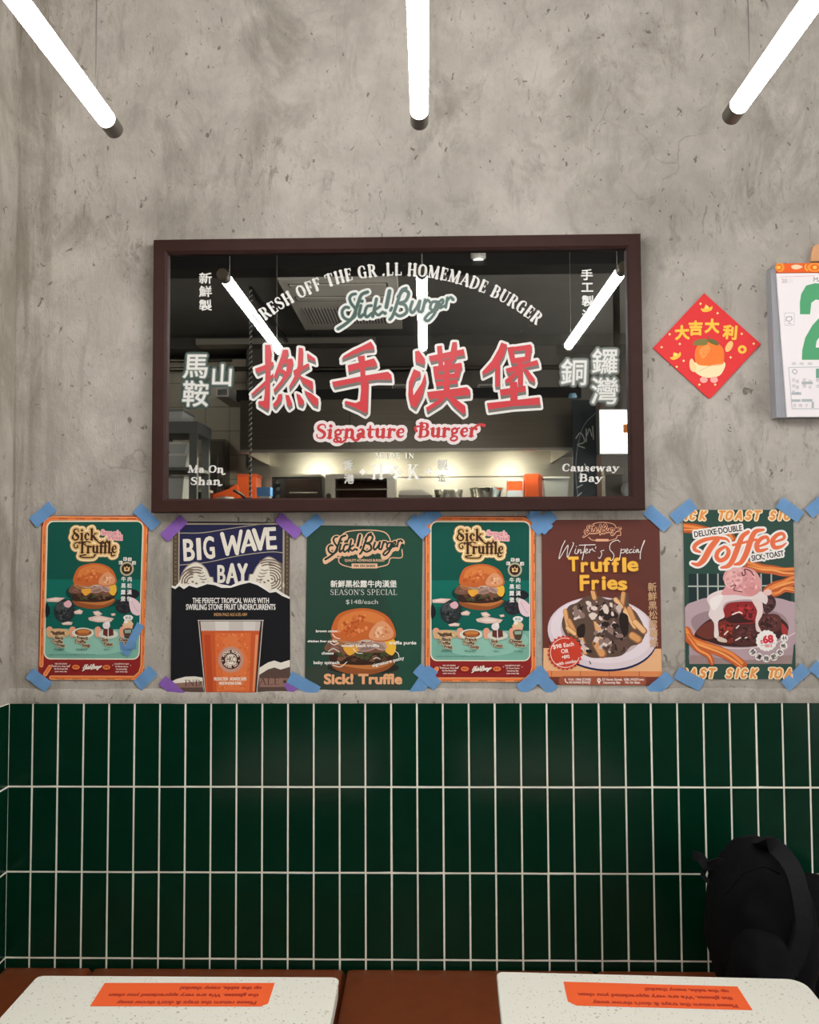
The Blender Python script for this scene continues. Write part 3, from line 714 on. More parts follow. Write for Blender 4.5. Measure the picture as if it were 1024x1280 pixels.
# ------------------------------------------------------------------ posters taped to the wall
paper = print_mat('printed_paper', .5, .22)
PY = -.0022                                     # printed face of a sheet
def quadmap(src, dst):                          # art box corners -> sheet corners (both tl, tr, bl, br)
    (ax, ay), (bx, by), (cx_, cy_), (dx, dy) = src
    D = [onY(px, py, PY) for px, py in dst]
    w_, h_ = ((bx-ax)+(dx-cx_))/2, ((cy_-ay)+(dy-by))/2
    def f(x, y):
        v = (y-(ay+by)/2)/h_
        xl = ax+(cx_-ax)*v; xr = bx+(dx-bx)*v; u = (x-xl)/(xr-xl)
        yt = ay+(by-ay)*u; yb = cy_+(dy-cy_)*u; v = (y-yt)/(yb-yt)
        p = (D[0]*(1-u)+D[1]*u)*(1-v) + (D[2]*(1-u)+D[3]*u)*v
        return (p.x, p.z)
    return f
def poster(label, f, outline, colour, draw, group=None, cat='poster'):
    a = Art(f, .98, outline); draw(a)
    o = art_object('poster', [(a, PY)], paper, None, ([f(*p) for p in outline], PY, -.0012, colour))
    return tag(o, label, cat, group)
CREAM = (238, 214, 170); GOLD = (243, 178, 80)

def burger(a, x, y, w, k=1, seed=1):
    """bun, onion, truffle slices, cheese, patty, base; x, y centre, w half width"""
    random.seed(seed)
    X = lambda u: x+u*w
    Y = lambda v: y+v*w
    a.B([(X(p), Y(q)) for p, q in ((-1.0, .98), (-.9, 1.2), (-.4, 1.36), (.2, 1.38), (.75, 1.22), (1.0, .95), (.6, 1.0), (-.5, 1.0))], (150, 84, 44))
    a.B([(X(p), Y(q)) for p, q in ((-.95, 1.0), (-.3, 1.16), (.4, 1.2), (.95, .96), (.5, .9), (-.5, .9))], (196, 122, 66))
    a.B([(X(p), Y(q)) for p, q in ((-1.06, .7), (-1.0, 1.0), (-.5, 1.06), (.1, 1.08), (.7, 1.0), (.98, .8), (.9, .55), (-.9, .5))], (58, 38, 30))
    a.dots([(X(-.9), Y(.62)), (X(.85), Y(.6)), (X(.8), Y(.98)), (X(-.8), Y(1.0))], [(92, 62, 46), (40, 28, 24), (120, 84, 62), (66, 78, 44)], 60, w*.03, w*.09, 1.6, 0)
    a.B([(X(p), Y(q)) for p, q in ((-1.16, .42), (-1.2, .62), (-.9, .7), (-.4, .66), (.3, .7), (.8, .64), (1.02, .4), (.6, .2), (-.8, .2))], (122, 84, 66))
    a.B([(X(p), Y(q)) for p, q in ((-.62, .5), (-.45, .78), (-.2, .66), (.05, .62), (-.1, .48))], (236, 170, 60))
    a.B([(X(p), Y(q)) for p, q in ((.72, .22), (.98, .3), (1.02, .58), (.9, .78), (.7, .66), (.64, .42))], (242, 186, 62))
    for u, v, ww, hh, c, r in ((-.35, .34, .3, .11, (206, 170, 150), .1), (.15, .5, .34, .15, (178, 142, 130), -.25), (.5, .44, .26, .16, (196, 158, 146), .5), (.45, .24, .24, .09, (226, 200, 180), -.2), (-.75, .36, .24, .1, (190, 128, 82), .3), (-.9, .56, .14, .08, (150, 104, 92), 0), (.05, .28, .2, .07, (236, 216, 196), .1)):
        a.E(X(u), Y(v), ww*w, hh*w, c, r, 18)
        a.E(X(u), Y(v)+hh*w*.25, ww*w*.8, hh*w*.45, tuple(int(q*.82) for q in c), r, 14)
    a.B([(X(p), Y(q)) for p, q in ((-.98, .22), (-1.0, -.06), (-.78, -.5), (-.25, -.68), (.3, -.66), (.78, -.42), (1.0, .0), (.96, .26), (.5, .36), (.1, .28), (-.3, .36), (-.7, .3))], (203, 104, 50))
    a.B([(X(p), Y(q)) for p, q in ((-.8, .05), (-.72, -.38), (-.25, -.6), (.28, -.58), (.68, -.36), (.5, -.2), (-.1, -.3), (-.5, -.1))], (220, 128, 66))
    a.B([(X(p), Y(q)) for p, q in ((.18, .22), (.3, -.12), (.62, -.3), (.92, -.02), (.9, .22), (.55, .32))], (226, 156, 112))
    a.dots([(X(.24), Y(.2)), (X(.4), Y(-.1)), (X(.7), Y(-.18)), (X(.88), Y(.1)), (X(.6), Y(.28))], [(240, 190, 150), (204, 128, 84)], 22, w*.03, w*.07)
    a.dots([(X(-.9), Y(.1)), (X(-.6), Y(-.4)), (X(.1), Y(-.6)), (X(.2), Y(0)), (X(-.2), Y(.25))], [(186, 86, 40), (230, 142, 84), (214, 112, 56)], 40, w*.03, w*.08)
    random.seed(7)

def art_truffle(a):
    M = (140, 36, 36); OR = (238, 126, 68); D = (78, 28, 24)
    # ribbon border
    ring = [(104, 1094)] ; ring = [(80, 1090), (80, 160), (92, 118), (130, 97), (722, 102), (764, 122), (778, 165), (786, 1090), (772, 1140), (734, 1172), (150, 1172)]
    a.L([(ring, 27), ([(108, 1150), (140, 1100)], 27)], (250, 196, 130), smooth=False)
    a.L([(ring, 20), ([(108, 1150), (140, 1100)], 20)], OR, smooth=False)
    for y in range(190, 1060, 125):
        a.T('Sick! Burger', 84, y+50, 9, D, -math.pi/2); a.T('Sick! Burger', 787, y+50, 9, D, math.pi/2)
    for x in range(170, 720, 118):
        a.T('Sick! Burger', x+40, 104, 9, D); a.T('Sick! Burger', x+40, 1176, 9, D, math.pi)
    a.fill([rrect(96, 114, 764, 1050, 46)], (240, 228, 204))
    a.fill([rrect(104, 122, 757, 1042, 40)], (16, 84, 72))
    a.P([(104, 512), (757, 512), (757, 846), (104, 846)], (14, 108, 94))
    a.fill([rrect(104, 690, 757, 1042, 40)], (12, 96, 84))
    pts = rrect(104, 700, 757, 1042, 40)
    a.fill([[(104, 842), (757, 848)] + [p for p in pts if p[1] > 850 and p[0] > 400] + [p for p in pts if p[1] > 850 and p[0] <= 400]], (124, 178, 160))
    a.B([(180, 880), (430, 850), (700, 860), (740, 940), (560, 1010), (260, 1000)], (146, 196, 178))
    # title
    BR = (66, 36, 26); o1, o2 = (226, 186, 122), (250, 230, 190)
    TS = [([(285, 205), (275, 230), (300, 246), (318, 228), (300, 214)], 9), ([(440, 244), (470, 268), (508, 262), (520, 240)], [10, 9, 8, 12]), ([(400, 262), (372, 254), (356, 270), (374, 284)], 8),
          ([(340, 268), (306, 262), (288, 278), (298, 298), (314, 294), (312, 282)], [8, 8, 8, 8, 9, 9]), ([(372, 345), (332, 352), (350, 362), (420, 362), (436, 344)], [10, 9, 9, 9, 12]), ([(548, 330), (552, 352), (572, 348)], [12, 10, 9]), ([(470, 262), (476, 282), (490, 286)], 8)]
    for ow, oc in ((25, (206, 150, 86)), (20, o2), (11, o1)):
        a.fill([q for p, w_ in TS for q in strokepolys(p, w_, 2*ow)] + [q for args in (('Sick', 362, 246, 78, 172), ('Truffle', 452, 334, 80, 268)) for q in g_polys(*args, 2*ow)], oc)
    a.G('Sick', 362, 246, 78, BR, width=172); a.G('Truffle', 452, 334, 80, BR, width=268)
    a.L(TS, BR)
    a.G("Season's", 540, 212, 32, (196, 92, 104), .05, weight=.7, out=[(7, (240, 186, 186))], width=132); a.G('Special', 570, 242, 30, (196, 92, 104), .05, weight=.7, out=[(7, (240, 186, 186))], width=100)
    # burger and mushrooms
    a.E(430, 665, 190, 42, (8, 70, 62)); a.E(300, 600, 60, 44, (20, 62, 54))
    burger(a, 440, 505, 148, seed=3)
    for x, y, r in ((108, 720, 26),): a.B([(104, y-50), (128, y-20), (132, y+20), (104, y+48)], (24, 32, 34))
    a.E(235, 724, 74, 78, (44, 48, 50)); a.E(218, 700, 46, 40, (70, 76, 76)); a.dots(ell(232, 730, 66, 66), [(28, 32, 34), (82, 86, 86), (56, 60, 60)], 46, 4, 10)
    a.B([(228, 672), (262, 652), (284, 676), (268, 700), (240, 696)], (226, 178, 184))
    a.E(690, 610, 62, 34, (32, 34, 38)); a.E(650, 690, 62, 52, (42, 42, 48)); a.dots(ell(645, 690, 54, 44), [(60, 60, 66), (28, 28, 32)], 26, 4, 9)
    a.B([(682, 646), (710, 636), (757, 676), (757, 748), (720, 748), (692, 716)], (236, 206, 212)); a.L([([(700, 656), (716, 690), (744, 730)], 4)], (208, 168, 178))
    for p in ([(108, 642), (170, 632), (236, 636), (190, 664), (112, 662)], [(300, 728), (340, 712), (364, 726), (352, 746), (306, 744)], [(400, 770), (470, 752), (580, 774), (560, 796), (470, 800), (410, 788)], [(432, 728), (470, 722), (500, 744), (470, 758), (444, 750)], [(556, 742), (586, 738), (592, 752), (566, 758)], [(216, 806), (262, 794), (294, 800), (286, 818), (226, 818)]):
        a.P(p, (226, 196, 182)); cx = sum(q[0] for q in p)/len(p); cy = sum(q[1] for q in p)/len(p)
        a.P([(cx+(x-cx)*.6, cy+(y-cy)*.5-2) for x, y in p], (240, 218, 206))
    # round seal and column of characters
    for i, (x, y) in enumerate(((616, 398), (646, 374), (678, 376), (708, 400))): a.fill([rrect(x-13, y-12, x+13, y+12, 5)], (238, 232, 222)); a.T('新鮮出品'[i], x, y+7, 18, (60, 44, 38), (i-1.5)*.3)
    a.E(660, 440, 48, 48, (188, 178, 150)); a.E(660, 440, 36, 36, (54, 34, 26)); a.P([(640, 426), (652, 432), (660, 420), (668, 432), (681, 426), (678, 456), (642, 456)], (236, 200, 140)); a.E(660, 440, 9, 9, (120, 70, 40))
    for i, ch in enumerate('牛肉黑松露漢堡包'): a.T(ch, 640+42*(i % 2), 522+44*(i//2), 34, (232, 232, 226), bold=2)
    # four little dishes
    for x in (140, 300, 476, 648): a.B([(x-26, 842), (x, 828), (x+18, 850), (x+12, 896), (x-18, 896)], (232, 164, 134))
    a.B([(120, 862), (190, 842), (270, 856), (262, 892), (190, 908), (140, 896)], (214, 176, 128)); a.dots([(136, 856), (262, 858), (252, 892), (146, 892)], [(236, 206, 158), (176, 132, 84), (98, 72, 54)], 40, 5, 11, 1.8)
    a.E(368, 872, 76, 36, (224, 222, 206)); a.E(370, 868, 58, 24, (120, 62, 34)); a.E(372, 862, 46, 13, (204, 128, 66)); a.E(372, 878, 44, 8, (176, 98, 48))
    a.E(545, 880, 68, 30, (214, 214, 200)); a.P([(510, 846), (540, 838), (578, 846), (582, 886), (540, 896), (508, 884)], (98, 46, 36)); a.P([(540, 840), (546, 840), (548, 894), (541, 895)], (234, 224, 216)); a.E(530, 820, 26, 24, (234, 222, 222)); a.E(540, 806, 14, 12, (244, 236, 234))
    a.P([(640, 810), (718, 806), (708, 846), (650, 848)], (236, 176, 146)); a.B([(650, 846), (708, 844), (700, 902), (672, 908), (656, 890)], (84, 66, 52)); a.E(680, 806, 32, 20, (228, 196, 150)); a.E(666, 796, 14, 11, (244, 236, 226)); a.P([(656, 850), (704, 848), (702, 870), (660, 872)], (150, 172, 150))
    a.fill([ell(680, 768, 34, 18), [(648, 770), (712, 770), (704, 786), (656, 786)]], (236, 236, 230)); a.T('新品', 680, 776, 20, (40, 70, 62))
    BN = (104, 66, 50)
    for t_, x, y in (('Black', 204, 914), ('Truffle', 190, 938), ('Fries', 216, 964), ('French', 366, 914), ('Truffle', 350, 938), ('Soup', 392, 962), ('Sick', 524, 926), ('Toast', 545, 954), ('Cheese', 664, 926), ('Shake', 692, 950)):
        a.T(t_, x, y, 20, BN, .06, bold=3, out=[(3.5, (206, 196, 164))])
    for t_, x in (('黑松露薯條', 206), ('黑松露濃湯', 362), ('西多士', 540), ('芝士奶昔', 682)): a.T(t_, x, 988, 15, (46, 92, 82))
    a.T('Available at all branches while stocks last.', 134, 1020, 8, (30, 76, 88), align='l'); a.T('Photos are for reference only.', 320, 1018, 8, (30, 76, 66), align='l')
    # foot of the sheet
    W = (240, 226, 214)
    script(a, 438, 1102, .178, W, extra=3, ang=.02, wk=1.3)
    for x in (326, 540): a.E(x, 1100, 27, 16, OR); a.T('SICK', x, 1104, 10, D, bold=1)
    for x, lines in ((222, ('MA ON SHAN', 'MOSTown, Shop G08', 'Sai Sha Road 628', 'open every day')), (645, ('CAUSEWAY BAY', '27 Haven Street', 'Causeway Bay', 'open every day'))):
        for i, l in enumerate(lines): a.T(l, x, 1082+i*17, 9.5, W, bold=.8)
        for sx in (-62, 62): a.E(x+sx, 1086, 3, 3, W)
def g_polys(txt, x, y, h, width, extra):
    st, tot = glyphs(txt); sx = width/(tot*h); out = []
    for pts, wd, sm in st:
        q = [(x+(px-tot/2)*h*sx, y-py*h) for px, py in pts]; W = wd if isinstance(wd, (list, tuple)) else [wd]*len(pts)
        out += strokepolys(q, [v*h for v in W], extra, sm)
    return out
SRC4 = ((60, 76), (797, 84), (55, 1186), (800, 1192))
OUT4 = rrect(60, 80, 798, 1188, 62)
def out_of(src, r=0):
    (ax, ay), (bx, by), (cx_, cy_), (dx, dy) = src
    return [(ax, ay), (bx, by), (dx, dy), (cx_, cy_)]
poster('red bordered green truffle burger poster nearest the left corner, small blue patch at lower right',
       quadmap(SRC4, ((52.3, 644), (185.8, 645.2), (46.9, 849.6), (180, 851.2))), OUT4, (140, 36, 36), art_truffle, 'matching truffle burger posters')
poster('red bordered green truffle burger poster between the green burger poster and the brown fries poster',
       quadmap(SRC4, ((531.2, 644.2), (669.3, 645.8), (530.3, 852), (670, 853.4))), OUT4, (140, 36, 36), art_truffle, 'matching truffle burger posters')

def art_wave(a):
    NAVY = (40, 40, 74); CR = (232, 224, 208); LN = (150, 140, 118); BK = (26, 26, 30)
    a.P([(104, 118), (856, 120), (858, 600), (100, 600)], (178, 164, 144))
    a.L([([(108, 121), (854, 124)], 6)], (50, 44, 40), smooth=False)
    for x0, x1 in ((108, 142), (824, 856)):
        a.P([(x0, 150), (x1, 150), (x1-2, 600), (x0-2, 600)], (90, 76, 62))
        a.L([([(x0+3, 150), (x0+1, 600)], 4), ([(x1-3, 150), (x1-5, 600)], 4)], (44, 34, 30), smooth=False)
        for y in range(180, 590, 27): a.L([([(x0+10, y), (x1-10, y+14)], 3), ([(x1-10, y), (x0+10, y+14)], 3)], (136, 120, 98), smooth=False)
    a.P([(152, 134), (812, 134), (812, 560), (150, 560)], NAVY)
    for p in ([(152, 188), (300, 186), (480, 158), (700, 128), (812, 128)], [(152, 394), (330, 376), (520, 336), (720, 310), (814, 314)]): a.L([(p, 5)], (176, 166, 140))
    for (t_, x, y, h, w_, an) in (('B', 214, 364, 138, 66, -.04), ('I', 278, 358, 138, 22, -.05), ('G', 344, 350, 140, 66, -.07), ('W', 482, 332, 144, 128, -.13), ('A', 590, 308, 146, 84, -.1), ('V', 664, 298, 146, 80, -.08), ('E', 742, 290, 140, 60, -.05)):
        if t_ in 'W': a.L([([(424, 194), (458, 322)], 26), ([(458, 322), (490, 214)], 22), ([(490, 214), (520, 318)], 26), ([(520, 318), (545, 176)], 22)], CR, smooth=False)
        elif t_ == 'A': a.L([([(556, 306), (592, 178)], 25), ([(592, 178), (634, 292)], 27), ([(570, 270), (616, 262)], 16)], CR, smooth=False)
        elif t_ == 'V': a.L([([(628, 170), (668, 288)], 27), ([(668, 288), (700, 162)], 23)], CR, smooth=False)
        else: a.T(t_, x, y, h, CR, an, bold=8, width=w_)
    a.T('B', 420, 506, 112, CR, bold=7, width=46); a.L([([(460, 504), (488, 392)], 22), ([(488, 392), (516, 504)], 22), ([(470, 470), (506, 470)], 13), ([(532, 392), (556, 450), (578, 392)], 21), ([(556, 450), (556, 505)], 21)], CR, smooth=False)
    for cx, cy, r, s in ((258, 498, 112, 1), (722, 480, 128, -1)):
        body = [(cx-r*.95, cy+70), (cx-r*.98, cy-10), (cx-r*.6, cy-90), (cx, cy-r-14), (cx+r*.55, cy-88), (cx+r*.8, cy-30), (cx+r*.98, cy-22), (cx+r*.86, cy+70)]
        if s < 0: body = [(2*cx-x, y) for x, y in body]
        body = [(min(max(x, 150), 812), y) for x, y in body]
        a.B(body, (176, 164, 146)); a.B([(cx+(x-cx)*.94, cy+(y-cy)*.94) for x, y in body], CR)
        c = (233, 505) if s > 0 else (737, 486); t0, t1 = (176, 282) if s > 0 else (-96, 90)
        for rr in (26, 42, 58, 74, 90, 106) if s < 0 else (34, 50, 66, 82):
            p = [(c[0]+rr*math.cos(math.radians(t)), c[1]+rr*math.sin(math.radians(t))) for t in range(t0, t1, 9)]
            p = [q for q in p if 152 < q[0] < 810]
            if len(p) > 2: a.L([(p, 9)], (126, 110, 96))
        for rr in (64, 80, 96) if s > 0 else (96, 112, 126):
            p = [(cx+rr*1.05*math.cos(math.radians(t)), cy+6+rr*math.sin(math.radians(t))) for t in (range(212, 296, 8) if s > 0 else range(246, 330, 8))]
            p = [q for q in p if 152 < q[0] < 810]
            if len(p) > 2: a.L([(p, 9)], (126, 110, 96))
        for k in range(5): a.L([([(cx+s*(2+12*k), cy-56+20*k), (cx+s*(26+12*k), cy-50+20*k), (cx+s*(46+10*k), cy-56+20*k)], 6)], (134, 118, 104))
        for k in range(8): a.E(cx+s*(-70+24*k), cy+8+10*math.sin(k*2.1)+2*k, 9, 6, (126, 110, 96), .4, 10)
    random.seed(11)
    top = [(100, 536), (124, 548), (150, 528), (180, 548), (214, 526), (262, 540), (330, 516), (376, 522), (420, 540), (480, 540), (540, 520), (600, 506), (650, 522), (690, 546), (730, 572), (770, 566), (810, 592), (858, 612)]
    a.P([(101, 524)] + [(x, y-18-6*math.sin(x*.05)) for x, y in top] + [(860, 556)] + [(x, y+6) for x, y in top[::-1]], (238, 232, 222))
    a.P(top + [(859, 1200), (96, 1196)], BK)
    W = (238, 234, 228)
    a.T('THE PERFECT TROPICAL WAVE WITH', 480, 638, 34, W, bold=1.6, width=488); a.T('SWIRLING STONE FRUIT UNDERCURRENTS', 480, 680, 36, W, bold=1.6, width=572)
    a.T('INDIA PALE ALE 6.5% ABV', 480, 720, 20, (196, 150, 100), bold=1, width=212)
    # torn strip of the label at the foot
    for pts in ([(97, 1140), (130, 1122), (190, 1106), (250, 1104), (300, 1112), (310, 1206), (97, 1204)], [(664, 1050), (720, 1016), (760, 1004), (800, 1018), (859, 1000), (860, 1206), (650, 1206)]):
        a.P(pts, (236, 228, 214))
        q = [(x, y+(44 if y < 1150 else 0)) for x, y in pts]; a.P(q, (92, 72, 64))
        a.P([(q[0][0], 1116), (q[-2][0], 1116), (q[-2][0], 1172), (q[0][0], 1172)] if q[0][0] > 400 else [(97, 1150), (300, 1134), (304, 1174), (97, 1176)], (148, 112, 100))
    a.G('IND', 238, 1166, 40, (70, 48, 44), weight=.6, width=110); a.G('ALE', 728, 1158, 44, (70, 48, 44), weight=.6, width=136); a.T('★', 826, 1150, 26, (60, 42, 40))
    # glass
    a.P([(268, 748), (690, 748), (652, 1207), (312, 1207)], (66, 46, 40)); a.L([([(274, 748), (318, 1207)], 5), ([(686, 748), (648, 1207)], 5), ([(270, 748), (690, 748)], 5)], (214, 206, 196), smooth=False)
    a.P([(286, 754), (672, 754), (664, 822), (292, 822)], (204, 194, 186)); a.P([(380, 754), (470, 754), (468, 818), (384, 818)], (222, 214, 206)); a.P([(560, 754), (640, 754), (636, 818), (562, 818)], (218, 210, 204))
    a.P([(292, 814), (664, 814), (636, 1207), (322, 1207)], (206, 92, 48)); a.P([(310, 840), (350, 840), (368, 1207), (334, 1207)], (190, 76, 40)); a.P([(380, 826), (610, 826), (600, 1200), (390, 1200)], (224, 112, 60)); a.P([(430, 860), (520, 840), (590, 1000), (560, 1190), (430, 1190)], (230, 124, 70)); a.P([(640, 840), (658, 840), (632, 1200), (620, 1200)], (232, 150, 104))
    a.dots([(380, 826), (610, 826), (600, 1200), (390, 1200)], [(236, 140, 86), (214, 98, 52)], 90, 3, 8)
    a.E(482, 998, 82, 82, (198, 150, 132)); a.E(482, 998, 61, 61, (78, 38, 34)); a.E(482, 998, 37, 37, (238, 226, 210)); a.E(482, 998, 33, 33, (70, 40, 36)); a.E(482, 998, 31, 31, (238, 226, 210))
    a.T('HKC', 482, 1014, 38, (78, 44, 38), width=50, bold=1)
    for word, t0, t1, up in (('HONG KONG', -150, -30, 1), ('BEER CO', 140, 40, -1)):
        for i, ch in enumerate(word):
            t_ = math.radians(t0+(t1-t0)*i/(len(word)-1)); rr = 46 if up > 0 else 53
            if ch != ' ': a.T(ch, 482+rr*math.cos(t_), 998+rr*math.sin(t_), 16, (238, 226, 210), t_+math.pi/2*up, bold=1.5)
    for x in (430, 534): a.E(x, 1004, 4, 4, (238, 226, 210))
    a.T('PRODUCTION · AROMATIC HOPS', 478, 1130, 20, (246, 226, 206), bold=2, width=206); a.T('MADE IN HONG KONG', 478, 1156, 18, (246, 226, 206), bold=2, width=142)
S2 = ((104, 112), (856, 117), (95, 1202), (861, 1212))
poster('dark ale poster with a pint glass and BIG WAVE BAY heading, held by purple tape',
       quadmap(S2, ((215.5, 651.6), (362.2, 652.6), (213.6, 864.6), (363, 866.4))), out_of(S2), (26, 26, 30), art_wave)

def art_green(a):
    G = (42, 70, 58); PK = (232, 186, 150); W = (232, 228, 220)
    a.P([(78, 92), (882, 100), (870, 1240), (62, 1238)], G)
    a.P([(480, 96), (882, 100), (876, 700), (872, 1240), (720, 1240), (700, 800)], (38, 78, 62))
    a.P([(64, 1080), (300, 1062), (700, 1070), (722, 1239), (62, 1238)], (58, 68, 58))
    a.E(470, 1085, 250, 44, (40, 42, 36))
    # logo
    LG = [([(300, 262), (312, 190), (350, 140), (478, 126), (610, 138), (655, 190), (652, 250)], 7), ([(300, 318), (300, 350), (330, 372), (390, 388)], 7), ([(570, 386), (640, 366), (660, 322), (736, 318), (738, 262)], 7), ([(240, 318), (312, 318)], 7)]
    a.L(LG, PK)
    script(a, 470, 246, .722, PK, extra=26, ang=.02)
    script(a, 470, 256, .722, PK, extra=22, ang=.02)
    script(a, 470, 240, .722, (34, 54, 46), extra=0, ang=.02, wk=1.15)
    a.E(742, 232, 12, 12, (34, 54, 46))
    a.T('QUALITY HOMEMADE BURGERS', 478, 346, 17, PK, bold=1, width=276)
    a.fill([rrect(388, 360, 568, 394, 5)], PK); a.T('MA ON SHAN', 478, 384, 16, G, bold=1.5, width=146)
    a.T('新鮮黑松露牛肉漢堡', 472, 522, 52, W, bold=2.5, width=458)
    a.G("SEASON'S SPECIAL", 472, 580, 40, W, weight=.55, width=468)
    a.T('$148/each', 460, 642, 30, (206, 206, 196), width=222)
    burger(a, 470, 826, 222, seed=5)
    for t_, x, y, h, an, w_ in (('brown onion', 215, 838, 17, 0, 148), ('chicken liver parfait', 186, 907, 14, 0, 206), ('winter black truffle', 448, 940, 20, 0, 262), ('truffle purée', 742, 922, 22, 0, 190), ('cheese', 222, 992, 19, 0, 82), ('baby spinach', 214, 1058, 21, 0, 178), ('signature patty', 645, 1052, 22, -.24, 226)):
        a.T(t_, x, y, h, (244, 240, 232), an, bold=1.8, width=w_)
    a.L([([(256, 850), (276, 874), (308, 884)], 5), ([(240, 912), (268, 926), (298, 912)], 5), ([(228, 970), (262, 952), (302, 974)], 5), ([(400, 950), (424, 980), (464, 984)], 5), ([(258, 1066), (310, 1078), (356, 1044)], 5), ([(690, 968), (712, 986), (718, 1010)], 5), ([(540, 1022), (565, 1014), (586, 1024)], 5)], (244, 240, 232))
    a.T('Sick! Truffle', 468, 1194, 66, (238, 176, 128), bold=9, width=536)
S3 = ((78, 92), (882, 100), (62, 1238), (870, 1240))
poster("dark green season's special burger poster with a big bun and white callouts",
       quadmap(S3, ((384, 656.5), (528.5, 658), (381, 862.5), (526.3, 862.8))), out_of(S3), (42, 70, 58), art_green)

def art_fries(a):
    BRN = (100, 54, 46); TAN = (240, 184, 136); W = (240, 230, 224)
    a.fill([out_clip5], BRN)
    a.P([(76, 300), (500, 420), (852, 640), (860, 964), (78, 962)], (106, 55, 45))
    a.P([(78, 962), (862, 966), (868, 1170), (75, 1166)], TAN)
    a.P([(76, 1112), (866, 1116), (867, 1152), (75, 1152)], (226, 140, 88))
    for x in (132, 324, 516, 716): a.L([([(x, 1116), (x, 1150)], 4)], (150, 90, 60), smooth=False)
    for x, y in ((324, 960), (620, 1000)): pass
    a.P([(75, 1152), (867, 1152), (868, 1180), (75, 1180)], (120, 58, 46)); a.P([(77, 1176), (868, 1176), (866, 1206), (80, 1204)], (112, 54, 44))
    a.fill([rrect(180, 1148, 764, 1212, 30)], (162, 84, 60))
    for t_, x, y in (('9161 1968 [CWB]', 318, 1176), ('95103968 [MOS]', 318, 1196), ('27 Haven Street,', 536, 1176), ('Causeway Bay', 534, 1196), ('G08, MOSTown', 680, 1176), ('Ma On Shan', 672, 1196)): a.T(t_, x, y, 14, W, bold=1.4)
    a.L([([(222, 1168), (226, 1184), (240, 1192)], [9, 6, 9])], W); a.E(448, 1174, 13, 13, W); a.P([(436, 1178), (460, 1178), (448, 1202)], W); a.E(448, 1174, 5, 5, (162, 84, 60))
    # logo
    P_ = (236, 176, 140)
    a.L([([(382, 190), (392, 150), (430, 126), (500, 124), (548, 136), (566, 166)], 5), ([(380, 222), (400, 240), (440, 246)], 5), ([(510, 246), (560, 232), (570, 212), (592, 208), (590, 178)], 5)], P_)
    script(a, 468, 178, .335, P_, extra=9, ang=.03); script(a, 468, 176, .335, BRN, extra=1, ang=.03)
    a.fill([rrect(426, 234, 512, 250, 3)], P_)
    # plate
    PL = ell(470, 862, 366, 238, 48, .12); a.fill([ell(472, 876, 366, 238, 48, .12)], (30, 36, 76)); a.fill([PL], (226, 208, 214)); a.fill([ell(468, 846, 344, 214, 48, .12)], (236, 220, 226)); a.fill([ell(464, 846, 272, 170, 40, .12)], (206, 184, 188))
    heap = [(200, 800), (240, 690), (300, 660), (360, 620), (430, 612), (520, 640), (590, 610), (640, 600), (650, 680), (700, 730), (756, 850), (720, 930), (660, 950), (600, 1010), (500, 1024), (400, 1026), (330, 990), (240, 900)]
    a.B(heap, (98, 76, 64))
    random.seed(21)
    for (x0, y0, x1, y1, w_) in ((224, 716, 250, 850, 34), (250, 780, 300, 880, 34), (612, 700, 690, 820, 40), (650, 700, 680, 770, 36), (690, 790, 748, 850, 44), (672, 880, 710, 905, 58), (612, 600, 600, 700, 34), (408, 588, 420, 630, 36), (430, 930, 470, 1000, 60), (330, 900, 360, 990, 40), (430, 760, 460, 900, 54), (560, 640, 600, 690, 36), (240, 830, 290, 870, 32)):
        c = random.choice([(232, 176, 116), (222, 160, 104), (240, 192, 136)])
        a.L([([(x0, y0), (x1, y1)], w_)], (164, 104, 62), smooth=False); a.L([([(x0-3, y0-2), (x1-4, y1-3)], w_*.72)], c, smooth=False)
    C = [(84, 64, 58), (214, 192, 186), (46, 34, 32), (150, 122, 112), (108, 82, 72), (232, 212, 202)]
    a.dots([(270, 670), (340, 650), (360, 760), (270, 790)], C, 52, 8, 22, 1.4); a.dots([(350, 630), (520, 640), (620, 680), (600, 800), (480, 860), (380, 760)], C, 90, 8, 24, 1.5)
    a.dots([(400, 860), (560, 760), (640, 860), (640, 980), (520, 1010), (400, 940)], C, 80, 8, 24, 1.5); a.dots([(240, 880), (340, 900), (420, 1000), (330, 990)], C, 30, 6, 16, 1.5)
    a.dots([(540, 900), (660, 880), (640, 980), (560, 1010)], [(70, 52, 46), (104, 78, 68), (50, 38, 34)], 30, 12, 30, 1.3)
    a.B([(590, 730), (640, 750), (640, 860), (610, 880), (584, 800)], (40, 30, 28)); a.B([(300, 830), (350, 800), (350, 880), (310, 890)], (44, 32, 28))
    a.L([([(384, 1046), (392, 1066)], [4, 7])], (60, 50, 56))
    # badge
    a.fill([[(222+(120 if i % 2 else 106)*math.cos(math.pi*i/24), 992+(118 if i % 2 else 105)*math.sin(math.pi*i/24)) for i in range(48)]], (206, 66, 46))
    a.L([([(222+98*math.cos(math.radians(t_)), 992+97*math.sin(math.radians(t_))) for t_ in range(20, 300, 14)], 5)], (240, 214, 200))
    for t_, x, y, h, an, w_ in (('$98 Each', 212, 956, 27, -.16, 140), ('OR', 220, 994, 27, -.05, 48), ('+$92', 226, 1028, 20, -.1, 52), ('with combo', 232, 1066, 20, -.16, 132)): a.T(t_, x, y, h, (246, 228, 218), an, bold=2, width=w_)
    for i, ch in enumerate('新鮮黑松露薯條'): a.T(ch, 800+2*i, 578+62*i, 62, (214, 170, 130), bold=1.5)
